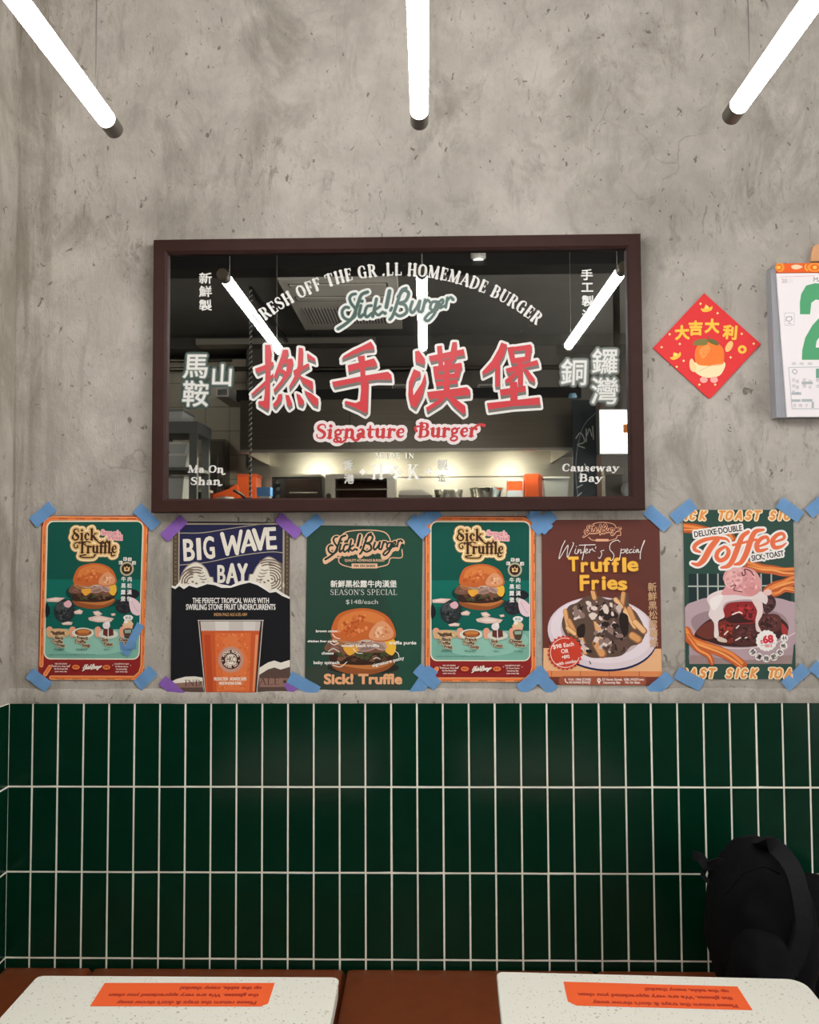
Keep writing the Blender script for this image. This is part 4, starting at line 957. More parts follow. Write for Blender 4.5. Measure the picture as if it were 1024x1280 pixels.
    # titles
    WS = [([(130, 205), (95, 280), (70, 385), (130, 290), (160, 250), (150, 330), (155, 370), (190, 290), (215, 235), (205, 225)], 7), ([(235, 285), (225, 325), (246, 335)], 7), ([(240, 262), (241, 262)], 9), ([(262, 290), (252, 330), (275, 295), (287, 300), (282, 330), (304, 318)], 7), ([(330, 245), (312, 330), (298, 395)], 8), ([(270, 250), (425, 245)], 8), ([(322, 318), (350, 300), (345, 285), (330, 300), (335, 330), (365, 315)], 7), ([(375, 290), (370, 325)], 7), ([(378, 302), (400, 285), (405, 302), (425, 310)], 7), ([(434, 265), (428, 282)], 8),
          ([(512, 300), (482, 310), (492, 335), (472, 380), (458, 370)], 7), ([(668, 215), (640, 200), (580, 230), (570, 290), (602, 330), (610, 362), (590, 400), (568, 395)], 7), ([(682, 285), (666, 390)], 7), ([(682, 302), (715, 290), (710, 322), (680, 326)], 7), ([(722, 316), (748, 300), (742, 285), (728, 300), (735, 330), (757, 318)], 7), ([(787, 290), (765, 300), (768, 327), (796, 315)], 7), ([(807, 290), (800, 320), (814, 322)], 7), ([(811, 268), (812, 268)], 8), ([(847, 290), (826, 300), (828, 322), (848, 295), (850, 322), (864, 315)], 7), ([(910, 205), (885, 270), (870, 330), (868, 385)], [12, 9, 8, 8])]
    f5 = lambda p: ((690+p[0]/7.877-665)*5.33, (650+p[1]/7.877-630)*5.33)
    YL = (248, 190, 74)
    for ow, c in ((20, (126, 60, 38)), (9, YL)):
        for t_, x, y, h, w_ in (('T', 278, 446, 92, 62), ('r', 352, 452, 92, 42), ('u', 430, 450, 92, 66), ('f', 500, 450, 90, 46), ('f', 560, 452, 90, 46), ('l', 616, 452, 92, 18), ('e', 672, 446, 92, 66), ('F', 352, 576, 100, 56), ('r', 424, 570, 90, 42), ('i', 480, 570, 90, 18), ('e', 536, 568, 90, 62), ('s', 604, 572, 86, 54)):
            a.T(t_, x, y, h, c, -.02, bold=ow, width=w_)
    a.L([([f5(p) for p in q], [v*.7 for v in w_] if isinstance(w_, list) else w_*.7) for q, w_ in WS], W)
S5 = ((65, 105), (850, 105), (75, 1205), (868, 1210))
out_clip5 = [(95, 106), (822, 104), (850, 132), (868, 1210), (75, 1205), (66, 134)]
poster('brown truffle fries poster with a heaped white plate and round red price badge',
       quadmap(S5, ((677, 649.7), (824.5, 649.7), (679, 856), (827.8, 857))), out_clip5, (100, 54, 46), art_fries)

def art_toffee(a):
    G = (46, 76, 66); OR = (238, 116, 74); WH = (244, 236, 230); TO = (238, 168, 98)
    a.P([(173, 86), (861, 86), (877, 1149), (189, 1149)], G)
    a.P([(186, 490), (880, 490), (880, 1050), (188, 1050)], (30, 48, 48)); a.P([(174, 490), (206, 490), (212, 1050), (188, 1050)], G); a.P([(848, 490), (866, 490), (874, 1050), (852, 1050)], G)
    a.L([([(x, 492), (x+2, 700)], 9) for x in (262, 326, 390, 660, 724)] + [([(206, 568), (430, 568)], 9), ([(620, 568), (780, 560)], 9)], (176, 184, 174), smooth=False)
    a.P([(206, 860), (872, 860), (852, 1054), (212, 1054)], (178, 152, 156)); a.P([(206, 1000), (858, 1000), (852, 1054), (212, 1054)], (158, 132, 130))
    def twist(pts, w_, seed=0):
        a.L([(pts, w_)], (196, 92, 44)); 
        for k, (o, c, ww) in enumerate(((-.22, (238, 142, 72), .3), (.14, (246, 168, 98), .2), (.34, (214, 104, 52), .14))):
            a.L([([(x+4*math.sin(i*1.9+k), y+o*w_+5*math.sin(i*1.3+k*2)) for i, (x, y) in enumerate(pts)], w_*ww)], c)
    twist([(176, 200), (240, 205), (310, 222), (380, 236), (440, 240), (480, 282)], 62, 1)
    twist([(578, 430), (660, 455), (740, 465), (800, 478), (862, 476)], 56, 2); twist([(700, 600), (745, 570), (800, 555), (850, 535), (868, 530)], 62, 3); twist([(700, 625), (760, 610), (810, 585), (862, 590)], 40, 4)
    # bowl
    a.B([(184, 700), (260, 658), (330, 640), (530, 632), (740, 640), (830, 660), (878, 690), (878, 870), (760, 925), (560, 955), (400, 950), (260, 910), (186, 840)], (190, 164, 170))
    a.B([(220, 790), (300, 730), (530, 700), (760, 730), (830, 800), (800, 890), (640, 935), (460, 935), (300, 900)], (160, 134, 138))
    a.B([(184, 820), (240, 900), (400, 955), (560, 965), (740, 935), (878, 860), (870, 930), (720, 1010), (540, 1030), (360, 1010), (240, 960)], (186, 158, 164))
    a.L([([(190, 830), (260, 908), (400, 948), (560, 958), (740, 926), (876, 858)], 6)], (224, 206, 208))
    a.B([(240, 880), (300, 800), (400, 760), (700, 740), (810, 790), (828, 850), (760, 900), (620, 944), (440, 944), (320, 912)], (64, 30, 26)); a.B([(250, 860), (310, 800), (390, 780), (380, 870), (330, 900)], (112, 54, 44)); a.B([(790, 800), (826, 840), (820, 880), (790, 860)], (170, 50, 48))
    random.seed(31)
    for pts, c in (([(390, 800), (450, 780), (520, 810), (500, 910), (430, 920), (380, 860)], (124, 44, 32)), ([(500, 810), (600, 800), (640, 850), (630, 930), (510, 936), (480, 880)], (80, 40, 38)), ([(640, 770), (720, 740), (780, 760), (776, 840), (690, 860), (640, 830)], (92, 48, 44)), ([(680, 640), (720, 620), (752, 660), (740, 710), (690, 740), (670, 690)], (74, 44, 46)), ([(430, 700), (470, 670), (600, 664), (640, 690), (640, 790), (480, 800), (430, 750)], (150, 38, 40))):
        a.B(pts, c); cx = sum(p[0] for p in pts)/len(pts); cy = sum(p[1] for p in pts)/len(pts)
        a.dots([(cx+(x-cx)*.85, cy+(y-cy)*.85) for x, y in pts], [tuple(min(255, int(v*1.35)) for v in c), tuple(int(v*.6) for v in c)], 34, 4, 13, 1.4)
    a.B([(440, 770), (520, 740), (560, 770), (620, 790), (480, 800)], (60, 24, 24))
    for p in ([(480, 745), (520, 730), (540, 738)], [(505, 830), (520, 815)], [(500, 906), (530, 890)], [(430, 870), (450, 850)], [(560, 892), (570, 888)]): a.L([(p, 8)], (244, 226, 216))
    a.B([(320, 640), (380, 600), (460, 590), (660, 600), (700, 640), (690, 680), (650, 660), (560, 650), (450, 666), (420, 700), (430, 760), (390, 790), (394, 880), (366, 884), (364, 800), (330, 750), (340, 700)], (236, 218, 216)); a.B([(340, 650), (420, 620), (400, 680), (360, 720)], (246, 236, 232))
    a.B([(600, 650), (660, 660), (668, 740), (640, 800), (660, 850), (630, 846), (624, 780), (634, 720)], (236, 212, 206)); a.B([(384, 880), (440, 900), (440, 920), (390, 910)], (220, 196, 180))
    a.B([(410, 620), (440, 560), (420, 520), (440, 470), (500, 446), (560, 450), (620, 470), (656, 530), (650, 600), (590, 632), (500, 622)], (228, 160, 160)); a.B([(430, 520), (470, 460), (540, 460), (540, 540), (480, 580), (440, 570)], (238, 182, 178)); a.B([(550, 590), (580, 550), (640, 560), (648, 604), (590, 632)], (220, 146, 146))
    a.dots([(430, 500), (500, 450), (620, 480), (650, 580), (560, 625), (450, 600)], [(244, 196, 190), (212, 138, 140), (224, 156, 156)], 80, 5, 12)
    a.L([([(540, 480), (545, 500), (562, 490), (556, 462), (590, 470), (614, 500)], 8), ([(470, 570), (500, 560), (488, 590), (520, 600)], 6), ([(500, 596), (540, 604)], 6)], (112, 60, 66)); a.E(700, 606, 26, 20, (242, 196, 186))
    twist([(190, 850), (222, 905), (300, 940), (400, 975), (470, 1010), (540, 1060)], 62, 5); twist([(196, 880), (260, 960), (330, 1000), (350, 1046)], 34, 6)
    # repeated headline bands, cut by the edges of the sheet
    def band(chars, y, h):
        L5 = {'I': [([(0, 0), (0, 1)], False)], 'C': [([(.62, .82), (.42, .97), (.16, .86), (.06, .5), (.16, .14), (.42, .03), (.62, .18)], True)], 'K': [([(.06, 0), (.06, 1)], False), ([(.62, .98), (.1, .48), (.64, 0)], False)], 'T': [([(.0, 1), (.7, 1)], False), ([(.35, 1), (.35, 0)], False)], 'O': [([(.4, 1), (.1, .85), (.04, .5), (.1, .15), (.4, 0), (.7, .15), (.76, .5), (.7, .85), (.4, 1)], True)], 'A': [([(0, 0), (.38, 1), (.74, 0)], False), ([(.16, .3), (.6, .3)], False)], 'S': [([(.58, .84), (.36, .98), (.1, .86), (.12, .6), (.5, .44), (.56, .18), (.32, .02), (.04, .16)], True)]}
        st = [([(x+p*h*.9+q*h*.24, y-q*h) for p, q in pts], sm) for ch, x in chars for pts, sm in L5[ch]]
        for ex, c in ((30, (250, 228, 190)), (16, TO)): a.fill([q for p, sm in st for q in strokepolys(p, ex, 0, sm)], c)
        a.fill([q for p, sm in st for q in strokepolys(p, 5, 0, sm)], (230, 140, 74))
    band([('I', 188), ('C', 210), ('K', 275), ('T', 390), ('O', 436), ('A', 500), ('S', 562), ('T', 612), ('S', 712), ('I', 774), ('C', 800)], 146, 50)
    band([('O', 148), ('A', 212), ('S', 274), ('T', 326), ('S', 440), ('I', 504), ('C', 530), ('K', 592), ('T', 702), ('O', 742), ('A', 808)], 1138, 52)
    # title
    f6 = lambda p: ((850+p[0]/6.827-820)*5.02, (630+p[1]/6.827-620)*5.02)
    k = 5.02/6.827
    TF = [([(420, 325), (390, 298), (300, 290), (200, 310), (132, 350), (126, 390), (172, 412)], [14, 24, 30, 34, 36, 32, 18]), ([(320, 300), (255, 385), (205, 475), (155, 518), (104, 508)], [46, 52, 50, 36, 18]), ([(382, 366), (330, 400), (312, 450), (340, 484), (392, 462), (416, 410), (398, 372)], [26, 34, 38, 36, 38, 36, 26]),
          ([(582, 240), (530, 280), (490, 380), (450, 480), (410, 530), (352, 545)], [32, 42, 48, 46, 38, 18]), ([(712, 220), (640, 238), (600, 320), (566, 420), (520, 500), (466, 518)], [22, 40, 48, 48, 40, 20]), ([(452, 352), (650, 305)], 22),
          ([(662, 368), (748, 330), (740, 284), (690, 298), (654, 350), (672, 402), (745, 384)], [18, 24, 28, 34, 42, 38, 16]), ([(792, 330), (884, 295), (874, 254), (826, 266), (788, 314), (804, 370), (860, 366), (904, 335)], [18, 24, 28, 34, 42, 38, 26, 12])]
    TF = [([f6(p) for p in q], [v*k for v in w_] if isinstance(w_, list) else w_*k) for q, w_ in TF]
    a.L(TF, OR, out=[(13, WH)])
    for t_, x, y, w_, an, h in (('DELUXE·DOUBLE', 392, 238, 300, -.14, 36), ('SICK, TOAST', 702, 392, 202, -.16, 34)):
        a.T(t_, x, y, h, (62, 62, 60), an, bold=2.4, width=w_, out=[(11, WH)])
    # price roundel and arc of characters
    for i, ch in enumerate('特濃拖肥西多士'):
        t_ = math.radians(140-148*i/6); x, y = 692+112*math.cos(t_), 908+112*math.sin(t_)
        a.fill([disc(x, y, 24, 14)], WH)
    for i, ch in enumerate('特濃拖肥西多士'):
        t_ = math.radians(140-148*i/6); x, y = 692+112*math.cos(t_), 908+112*math.sin(t_); an = t_-math.pi/2
        a.T(ch, x-11*math.sin(an), y+11*math.cos(an), 32, (66, 60, 58), an, bold=2)
    a.fill([[(692+(68 if i % 2 else 63)*math.cos(math.pi*i/16), 908+(68 if i % 2 else 63)*math.sin(math.pi*i/16)) for i in range(32)]], (246, 240, 234))
    a.T('68', 704, 920, 44, (214, 48, 66), -.12, bold=8, width=60); a.T('$', 662, 926, 22, (224, 90, 100), -.1, bold=2); a.L([([(656, 940), (745, 922)], 3)], (170, 150, 140), smooth=False); a.T('PIECE', 706, 948, 13, (224, 90, 100), -.12, bold=1.5)
S6 = ((173, 86), (861, 86), (189, 1149), (877, 1149))
poster('toffee toast poster with pink ice cream and orange sauce twists, below the wall calendar',
       quadmap(S6, ((854.3, 637.3), (991.7, 637.3), (857.6, 849), (995, 849))), out_of(S6), (46, 76, 66), art_toffee)

# ------------------------------------------------------------------ strips of masking tape
def tape_mat(name, c, al):
    return mat(name, c, .55, alpha=al, noise=.1, nscale=90, bump=.05)
BLUE = tape_mat('blue_masking_tape', (116, 166, 216), .70); PURPLE = tape_mat('purple_masking_tape', (140, 94, 180), .92)
TN = 0
def tape(p, q, m, label, w=15.5):
    global TN; TN += 1
    y = -.0042 - .00045*(TN % 4)
    random.seed(100+TN)
    A, B_ = onY(*p, y), onY(*q, y); d = (B_-A); n_ = Vector((-d.z, 0, d.x)).normalized()*(w*.00195/2)
    bm = bmesh.new(); F = []; Bk = []
    k = 7
    top = []; bot = []
    for i in range(k+1):
        c = A+d*i/k + Vector((0, -.0006*math.sin(i*1.1+TN), 0)); top.append(c+n_*(1+.03*math.sin(i*2.3+TN))); bot.append(c-n_)
    e1 = [B_+n_*s+d.normalized()*random.uniform(-.0015, .0015) for s in (.5, 0, -.5)]; e0 = [A+n_*s+d.normalized()*random.uniform(-.0015, .0015) for s in (-.5, 0, .5)]
    # body strip with ragged torn ends
    T = [bm.verts.new(v) for v in top]; Bv = [bm.verts.new(v) for v in bot]
    for i in range(k): bm.faces.new((T[i], T[i+1], Bv[i+1], Bv[i]))
    ve = [bm.verts.new(v) for v in e1]; vs = [bm.verts.new(v) for v in e0]
    bm.faces.new([T[k]]+ve+[Bv[k]]); bm.faces.new([Bv[0]]+vs+[T[0]])
    bmesh.ops.recalc_face_normals(bm, faces=bm.faces)
    r = bmesh.ops.extrude_face_region(bm, geom=list(bm.faces)); bmesh.ops.translate(bm, verts=[v for v in r['geom'] if isinstance(v, bmesh.types.BMVert)], vec=(0, .00018, 0))
    o = finish(bm, 'masking_tape', m)
    return tag(o, label, 'tape', 'purple tape on the ale poster' if m is PURPLE else 'blue tape on the posters')
n1 = 'truffle poster nearest the left corner'; n4 = 'truffle poster in mid row'
for p, q, l in (((41, 653.6), (65.8, 632.6), 'upper left corner of the '+n1), ((171.4, 634.4), (195.5, 658.5), 'upper right corner of the '+n1), ((36.8, 841.5), (60.5, 859.2), 'lower left corner of the '+n1), ((172, 857.5), (191.5, 837.6), 'lower right corner of the '+n1),
                ((378, 666.5), (400.5, 647.3), "upper left corner of the green season's special poster"), ((513.5, 648), (533.5, 669), "upper right corner of the green season's special poster"), ((362, 846), (397.5, 865.5), "lower left corner of the green season's special poster"), ((541, 835.5), (517.5, 869.5), "lower right corner of the green season's special poster"),
                ((521.5, 835), (547, 857.5), 'lower left corner of the '+n4), ((663, 640), (686, 663), 'upper right corner of the '+n4), ((650, 863), (681.5, 838), 'lower right corner of the '+n4), ((521, 656), (549, 638.5), 'upper left corner of the '+n4),
                ((668, 663.5), (692, 642.5), 'upper left corner of the brown fries poster'), ((809, 636.5), (835, 659.5), 'upper right corner of the brown fries poster'), ((668, 838), (692, 864), 'lower left corner of the brown fries poster'), ((814, 865.5), (838, 845), 'lower right corner of the brown fries poster'),
                ((842, 649.5), (867, 629), 'upper left corner of the toffee toast poster'), ((974.5, 627.5), (1001, 647), 'upper right corner of the toffee toast poster'), ((846, 840.5), (877.5, 857), 'lower left corner of the toffee toast poster'), ((981.5, 858.5), (1008, 834.5), 'lower right corner of the toffee toast poster')):
    tape(p, q, BLUE, 'blue tape strip on the '+l)
tape((1011, 642), (1034, 622), BLUE, 'upper of two blue tape strips on bare concrete at the right edge')
tape((1016, 831), (1040, 851), BLUE, 'lower of two blue tape strips on bare concrete at the right edge')
tape((156, 818), (176, 780), BLUE, 'blue tape strip across the drink on the poster nearest the left corner', 10)
tape((150, 804), (170, 803), BLUE, 'short blue tape patch low on the poster nearest the left corner', 17)
for p, q, l in (((205, 672.5), (229.8, 648.5), 'upper left'), ((347.6, 646), (373.5, 668.8), 'upper right'), ((203, 850), (229, 873), 'lower left'), ((346, 871), (372, 852.5), 'lower right')):
    tape(p, q, PURPLE, 'purple tape strip on the '+l+' corner of the dark ale poster', 14)
random.seed(7)

# ------------------------------------------------------------------ red blessing card
C11 = (800, 280, 4.571)
def card(a):
    YE = (246, 190, 70); R = (222, 56, 58)
    a.P([(368, 397), (690, 686), (400, 993), (77, 708)], R)
    for ch, x, y, an in (('大', 243, 652, -.05), ('吉', 320, 626, -.02), ('大', 412, 614, .02), ('利', 512, 650, .08)): a.T(ch, x, y, 84, YE, an, bold=8)
    for x, y, an in ((382, 482, -.2), (204, 752, -.5)):
        c, s = math.cos(an), math.sin(an)
        a.B([(x+u*c-v*s, y+u*s+v*c) for u, v in ((-34, -6), (-16, -2), (0, -22), (16, -2), (34, -6), (26, 14), (0, 20), (-26, 14))], YE); a.E(x, y-6, 11, 8, (252, 216, 120), an)
    a.E(585, 717, 25, 24, YE); a.P([(585, 705), (598, 718), (585, 730), (572, 717)], R)
    # a mandarin in a pale dish
    a.B([(284, 800), (330, 790), (480, 786), (470, 850), (430, 876), (370, 876), (320, 850)], (250, 220, 172)); a.E(365, 890, 22, 18, (246, 170, 160)); a.E(424, 890, 22, 18, (246, 170, 160))
    a.B([(314, 760), (326, 700), (370, 674), (430, 676), (476, 712), (480, 780), (460, 806), (340, 806)], (238, 124, 52)); a.B([(340, 720), (390, 690), (400, 720), (360, 770)], (246, 150, 78)); a.dots([(350, 720), (450, 710), (460, 780), (350, 780)], [(226, 108, 42)], 18, 2, 4)
    a.B([(302, 690), (322, 664), (368, 656), (388, 666), (380, 690), (340, 694)], (130, 122, 66)); a.B([(386, 666), (410, 656), (446, 674), (446, 694), (410, 684)], (110, 106, 58)); a.L([([(388, 670), (390, 642)], 6)], (110, 96, 58))
    a.B([(284, 786), (300, 770), (322, 820), (310, 846), (288, 830)], (250, 206, 150)); a.L([([(340, 840), (400, 812), (470, 800)], 4)], (226, 190, 140))
    a.E(510, 700, 18, 34, (246, 190, 120), .5)
    for x, y in ((346, 456), (444, 510), (582, 628), (650, 684), (124, 704), (250, 782), (210, 816), (170, 630), (340, 918), (430, 918), (518, 762), (228, 686)):
        a.P([(x, y-9), (x+3, y-3), (x+9, y), (x+3, y+3), (x, y+9), (x-3, y+3), (x-9, y), (x-3, y-3)], (250, 226, 150))
f = cropmap(*C11, Y=-.004)
a = Art(f); card(a)
o = art_object('blessing_card', [(a, -.004)], paper, None, ([f(*p) for p in ((368, 395), (692, 685), (408, 992), (398, 997), (388, 990), (75, 708))], -.004, -.0006, (222, 56, 58)))
tag(o, 'red diamond shaped blessing card with four yellow characters, between mirror and calendar', 'card')

# ------------------------------------------------------------------ tear-off calendar
cal = thing('tear_off_calendar', onY(1030, 520, -.001), 'white tear-off day calendar with a big green number 2 on a nail', 'calendar')
YF = -.034
f = cropmap(*C11, Y=YF)
k2 = lambda pts: [f(*p) for p in pts]
grey_stack = mat('calendar_page_edges', (150, 150, 154), .7, noise=.15, nscale=220, stretch=(1, .05, .05))
prism('page_stack', k2([(762, 236), (782, 222), (1330, 222), (1330, 1104), (786, 1104), (768, 700), (752, 262)]), -.030, -.002, grey_stack, cal, .002)
a = Art(f); WP = (234, 226, 226)
def num2(a):
    G = (84, 160, 112)
    a.P([(784, 300), (1320, 290), (1330, 1098), (842, 1100)], WP)
    st = [([(945, 515), (945, 440), (968, 382), (1030, 362), (1096, 384), (1114, 450), (1090, 530), (1020, 600), (975, 660), (957, 740)], [62]*10)]
    a.fill([[(915, 516), (973, 516), (980, 450), (1005, 432), (1030, 434), (1048, 452), (1052, 490), (1030, 530), (985, 580), (945, 650), (928, 720), (926, 776), (1118, 776), (1118, 706), (1005, 706), (1010, 670), (1050, 610), (1090, 560), (1116, 500), (1116, 430), (1092, 372), (1050, 342), (1000, 338), (950, 352), (922, 400), (914, 450)]], G)
    a.T('MAY', 1030, 330, 26, (150, 140, 140), bold=1); a.T('20', 826, 336, 22, (190, 176, 176), bold=1.5); a.T('25', 860, 336, 22, (222, 212, 212), bold=1)
    a.L([([(800, 304), (1000, 296)], 2)], (214, 150, 150), smooth=False)
    a.L([([(828, 508), (882, 508), (882, 578), (828, 578), (828, 508)], 2), ([(852, 530), (838, 532), (836, 550), (854, 558), (870, 544), (864, 528), (852, 530)], 5), ([(846, 568), (864, 568)], 4)], (170, 168, 170), smooth=False)
    a.L([([(850, 820), (1320, 812)], 4), ([(850, 820), (870, 1056)], 4), ([(870, 1056), (1320, 1056)], 4)], (180, 184, 186), smooth=False)
    for x0, y0, x1, y1 in ((925, 900, 988, 916), (866, 962, 922, 976), (866, 1002, 918, 1016), (924, 1000, 986, 1016), (982, 1016, 994, 1052)): a.P([(x0, y0), (x1, y0), (x1, y1), (x0, y1)], (176, 180, 182))
    a.L([([(870, 842), (884, 830), (898, 842), (886, 858), (870, 842)], 5)], (170, 172, 176)); a.P([(1006, 826), (1024, 826), (1024, 880), (1006, 880)], (110, 156, 134))
    for i, ch in enumerate('宜祭祀忌動土嫁娶開市出行安床'): a.T(ch, (878, 900, 940, 972, 1016, 1040)[i % 6], 900+(i//6)*34+(i % 2)*8, 22, (168, 170, 174))
    for i, ch in enumerate('吉時子丑'): a.T(ch, 884+34*i, 1046, 22, (170, 172, 176))
    for i, x in enumerate((868, 912, 960)): a.P([(x, 790), (x+24, 790), (x+24, 806), (x, 806)], (206, 204, 204))
num2(a)
sheet_o = art_object('top_page', [(a, YF)], paper, cal, (k2([(782, 282), (1330, 278), (1330, 1100), (842, 1102)]), YF, -.0302, WP))
f = cropmap(*C11, Y=-.0365)
b = Art(f)
def header(b):
    b.P([(784, 226), (1330, 216), (1330, 272), (788, 276)], (232, 98, 44))
    for x in (812, 1000, 1180): b.fill([ell(x if x > 900 else 800, 248, 44 if x > 900 else 26, 26)], (244, 150, 60)); b.E(x if x > 900 else 796, 248, 26 if x > 900 else 16, 18, (232, 98, 44)); b.E(x if x > 900 else 794, 248, 12, 10, (250, 196, 80))
    b.B([(866, 240), (896, 232), (930, 244), (904, 258), (874, 256)], (248, 206, 170)); b.L([([(950, 232), (944, 250), (956, 266)], 6)], (250, 196, 80))
header(b)
art_object('header_band', [(b, -.0365)], paper, cal, ([f(*p) for p in ((782, 226), (1330, 216), (1330, 272), (786, 278))], -.0365, -.0302, (232, 98, 44)))
f = cropmap(*C11, Y=-.008)
prism('hanging_tab', [f(*p) for p in ((974, 214), (990, 130), (1010, 118), (1100, 118), (1140, 214))], -.010, -.004, mat('tan_card', (214, 158, 112), .6, noise=.1, nscale=40), cal)

# ------------------------------------------------------------------ what the mirror shows: the open kitchen across the room
def mz(px, py, z):                              # seen in the mirror on a level plane
    p = onZ(px, py, z); return Vector((p.x, 2*GLASS_Y-p.y, z))
steel = mat('brushed_steel', (172, 168, 160), .34, metal=1, noise=.12, nscale=30, stretch=(.4, 1, 6))
dsteel = mat('dull_dark_steel', (118, 113, 105), .3, metal=1, noise=.15, nscale=10, bump=.06, stretch=(.3, 1, 8))
black_m = mat('black_enamel', (26, 24, 24), .35); chrome = mat('chrome', (214, 214, 212), .12, metal=1)
white_p = mat('white_plastic', (222, 220, 212), .45); orange_p = mat('orange_plastic', (232, 96, 42), .5); grey_p = mat('grey_plastic', (140, 142, 140), .5)
def mbox(name, px0, px1, py0, py1, k, depth, m, parent=None, bevel=.004, z0=None, z1=None):
    """a box whose face toward the mirror covers that patch of the reflection; depth runs away from the mirror"""
    A = mir(px0, py1, k); B = mir(px1, py0, k); C = mir(px1, py1, k); D = mir(px0, py0, k)
    x0, x1 = (A.x+D.x)/2, (B.x+C.x)/2
    za = (A.z+C.z)/2 if z0 is None else z0; zb = (B.z+D.z)/2 if z1 is None else z1
    return box(name, x0, x1, A.y-depth, A.y, za, zb, m, parent, bevel)
KC = 3.45
CTZ = mir(512, 635, KC).z                       # top of the pass counter
def mth(name, px, k, label, cat, group=None, z=None, d=.1):
    p = mir(px, 600, k); return thing(name, (p.x, p.y-d, CTZ if z is None else z), label, cat, group)

# beams and bulkhead
p = mz(400, 334, ZC-.14); structure(box('trim_2', -2.75, XR-.002, p.y-.16, p.y, ZC-.14, ZC-.001, mat('black_steel', (30, 29, 28), .5)))
pb = mir(512, 433, 4.45); structure(box('trim_3', -2.799, XR-.001, pb.y-.3, pb.y, pb.z, pb.z+.10, mat('grey_bulkhead', (104, 101, 95), .6, noise=.1)))
pt = mir(512, 418, 4.45)
# air conditioner cassette
ac_m = mat('cassette_plastic', (236, 230, 218), .5); slot_m = mat('cassette_dark_slot', (38, 36, 34), .6)
za = ZC-.06
q = [mz(366, 350, za), mz(500, 350, za), mz(420, 412, za)]
ax0, ax1 = mz(366, 384, za).x, mz(500, 384, za).x; ay0, ay1 = q[2].y, q[0].y
acu = thing('ceiling_air_conditioner', ((ax0+ax1)/2, (ay0+ay1)/2, za), 'square cream air conditioner cassette under the dark ceiling, seen in the mirror', 'air conditioner')
box('fascia_panel', ax0, ax1, ay0, ay1, za, ZC-.001, ac_m, acu, .008)
def slats(name, x0, x1, y0, y1, z, n, along, m, parent):
    bm = bmesh.new()
    for i in range(n):
        if along == 'x': yy = y0+(y1-y0)*(i+.5)/n; abox(bm, x0, x1, yy-(y1-y0)/n*.28, yy+(y1-y0)/n*.28, z-.008, z)
        else: xx = x0+(x1-x0)*(i+.5)/n; abox(bm, xx-(x1-x0)/n*.28, xx+(x1-x0)/n*.28, y0, y1, z-.008, z)
    return finish(bm, name, m, parent, world=True)
g0, g1 = mz(384, 405, za), mz(470, 384, za); gx0_, gx1_ = mz(382, 394, za).x, mz(484, 394, za).x
box('intake_recess', gx0_, gx1_, g0.y, g1.y, za-.002, za+.01, slot_m, acu)
slats('intake_grille', gx0_, gx1_, g0.y, g1.y, za, 26, 'y', ac_m, acu)
for (pya, pyb) in ((376, 370), (359, 354)):
    a0, a1 = mz(430, pya, za), mz(430, pyb, za)
    box('louver_slot', ax0+.05, ax1-.06, a0.y, a1.y, za-.0015, za+.01, slot_m, acu)
    box('louver', ax0+.06, ax1-.07, (a0.y*.6+a1.y*.4), a1.y, za-.012, za-.004, ac_m, acu)
tray = mth('cable_tray', 345, 4.3, 'pale metal cable tray hung along the grey bulkhead, seen in the mirror', 'cable tray', z=mir(345, 431, 4.3).z)
tb = mir(245, 431, 4.3); te = mir(470, 431, 4.3)
box('tray_bed', tb.x, te.x, tb.y-.14, tb.y, tb.z, tb.z+.012, steel, tray); box('tray_lip', tb.x, te.x, tb.y-.002, tb.y+.004, tb.z, tb.z+.045, mat('pale_metal', (170, 166, 156), .5, metal=.3), tray)
for i in range(4): xx = tb.x+(te.x-tb.x)*(.08+.28*i); tube('hanger_rod', [(xx, tb.y-.07, tb.z+.012), (xx, tb.y-.07, ZC-.001)], .005, dsteel, tray, 6)
sp = thing('spotlight', mz(598, 318, ZC-.08), 'small white spotlight on the ceiling, seen in the mirror', 'lamp')
sx, sy, sz_ = sp.location
lathe('lamp_body', (sx, sy, ZC-.11), [(.03, 0), (.042, .01), (.042, .09), (.02, .1089)], white_p, sp, 20); lathe('lamp_lens', (sx, sy, ZC-.113), [(.028, 0), (.028, .004)], mat('spot_lens', (255, 250, 240), .3, emit=.6), sp, 20)
for px, k, r in ((664, 4.2, .022), (571, 4.3, .016), (652, 4.35, .014)):
    b = mir(px, 420, k); tube('conduit_pipe', [(b.x, b.y, pb.z+.1), (b.x, b.y, ZC-.001)], r, dsteel if px != 664 else mat('grey_painted_pipe', (110, 108, 102), .5))
for o, l in zip([o for o in COL.objects if o.name.startswith('conduit_pipe')], ('thick grey conduit pipe rising to the ceiling, reflected right of the arched lettering', 'thin dark conduit pipe reflected beside the middle tube lamp', 'thin dark conduit pipe reflected just left of the thick grey one')):
    tag(o, l, 'pipe')
db = thing('ceiling_duct', mir(326, 345, 4.0), 'pale square duct mouth under the ceiling, reflected near the left tube lamp', 'duct')
mbox('duct_body', 312, 344, 326, 345, 3.7, .35, mat('pale_metal', (170, 166, 156), .5, metal=.3), db); mbox('duct_mouth', 318, 339, 331, 341, 3.694, .01, white_p, db, .002)
mbox('duct_hanger', 326, 328, 300, 326, 3.8, .012, dsteel, db, 0, z1=ZC-.001)

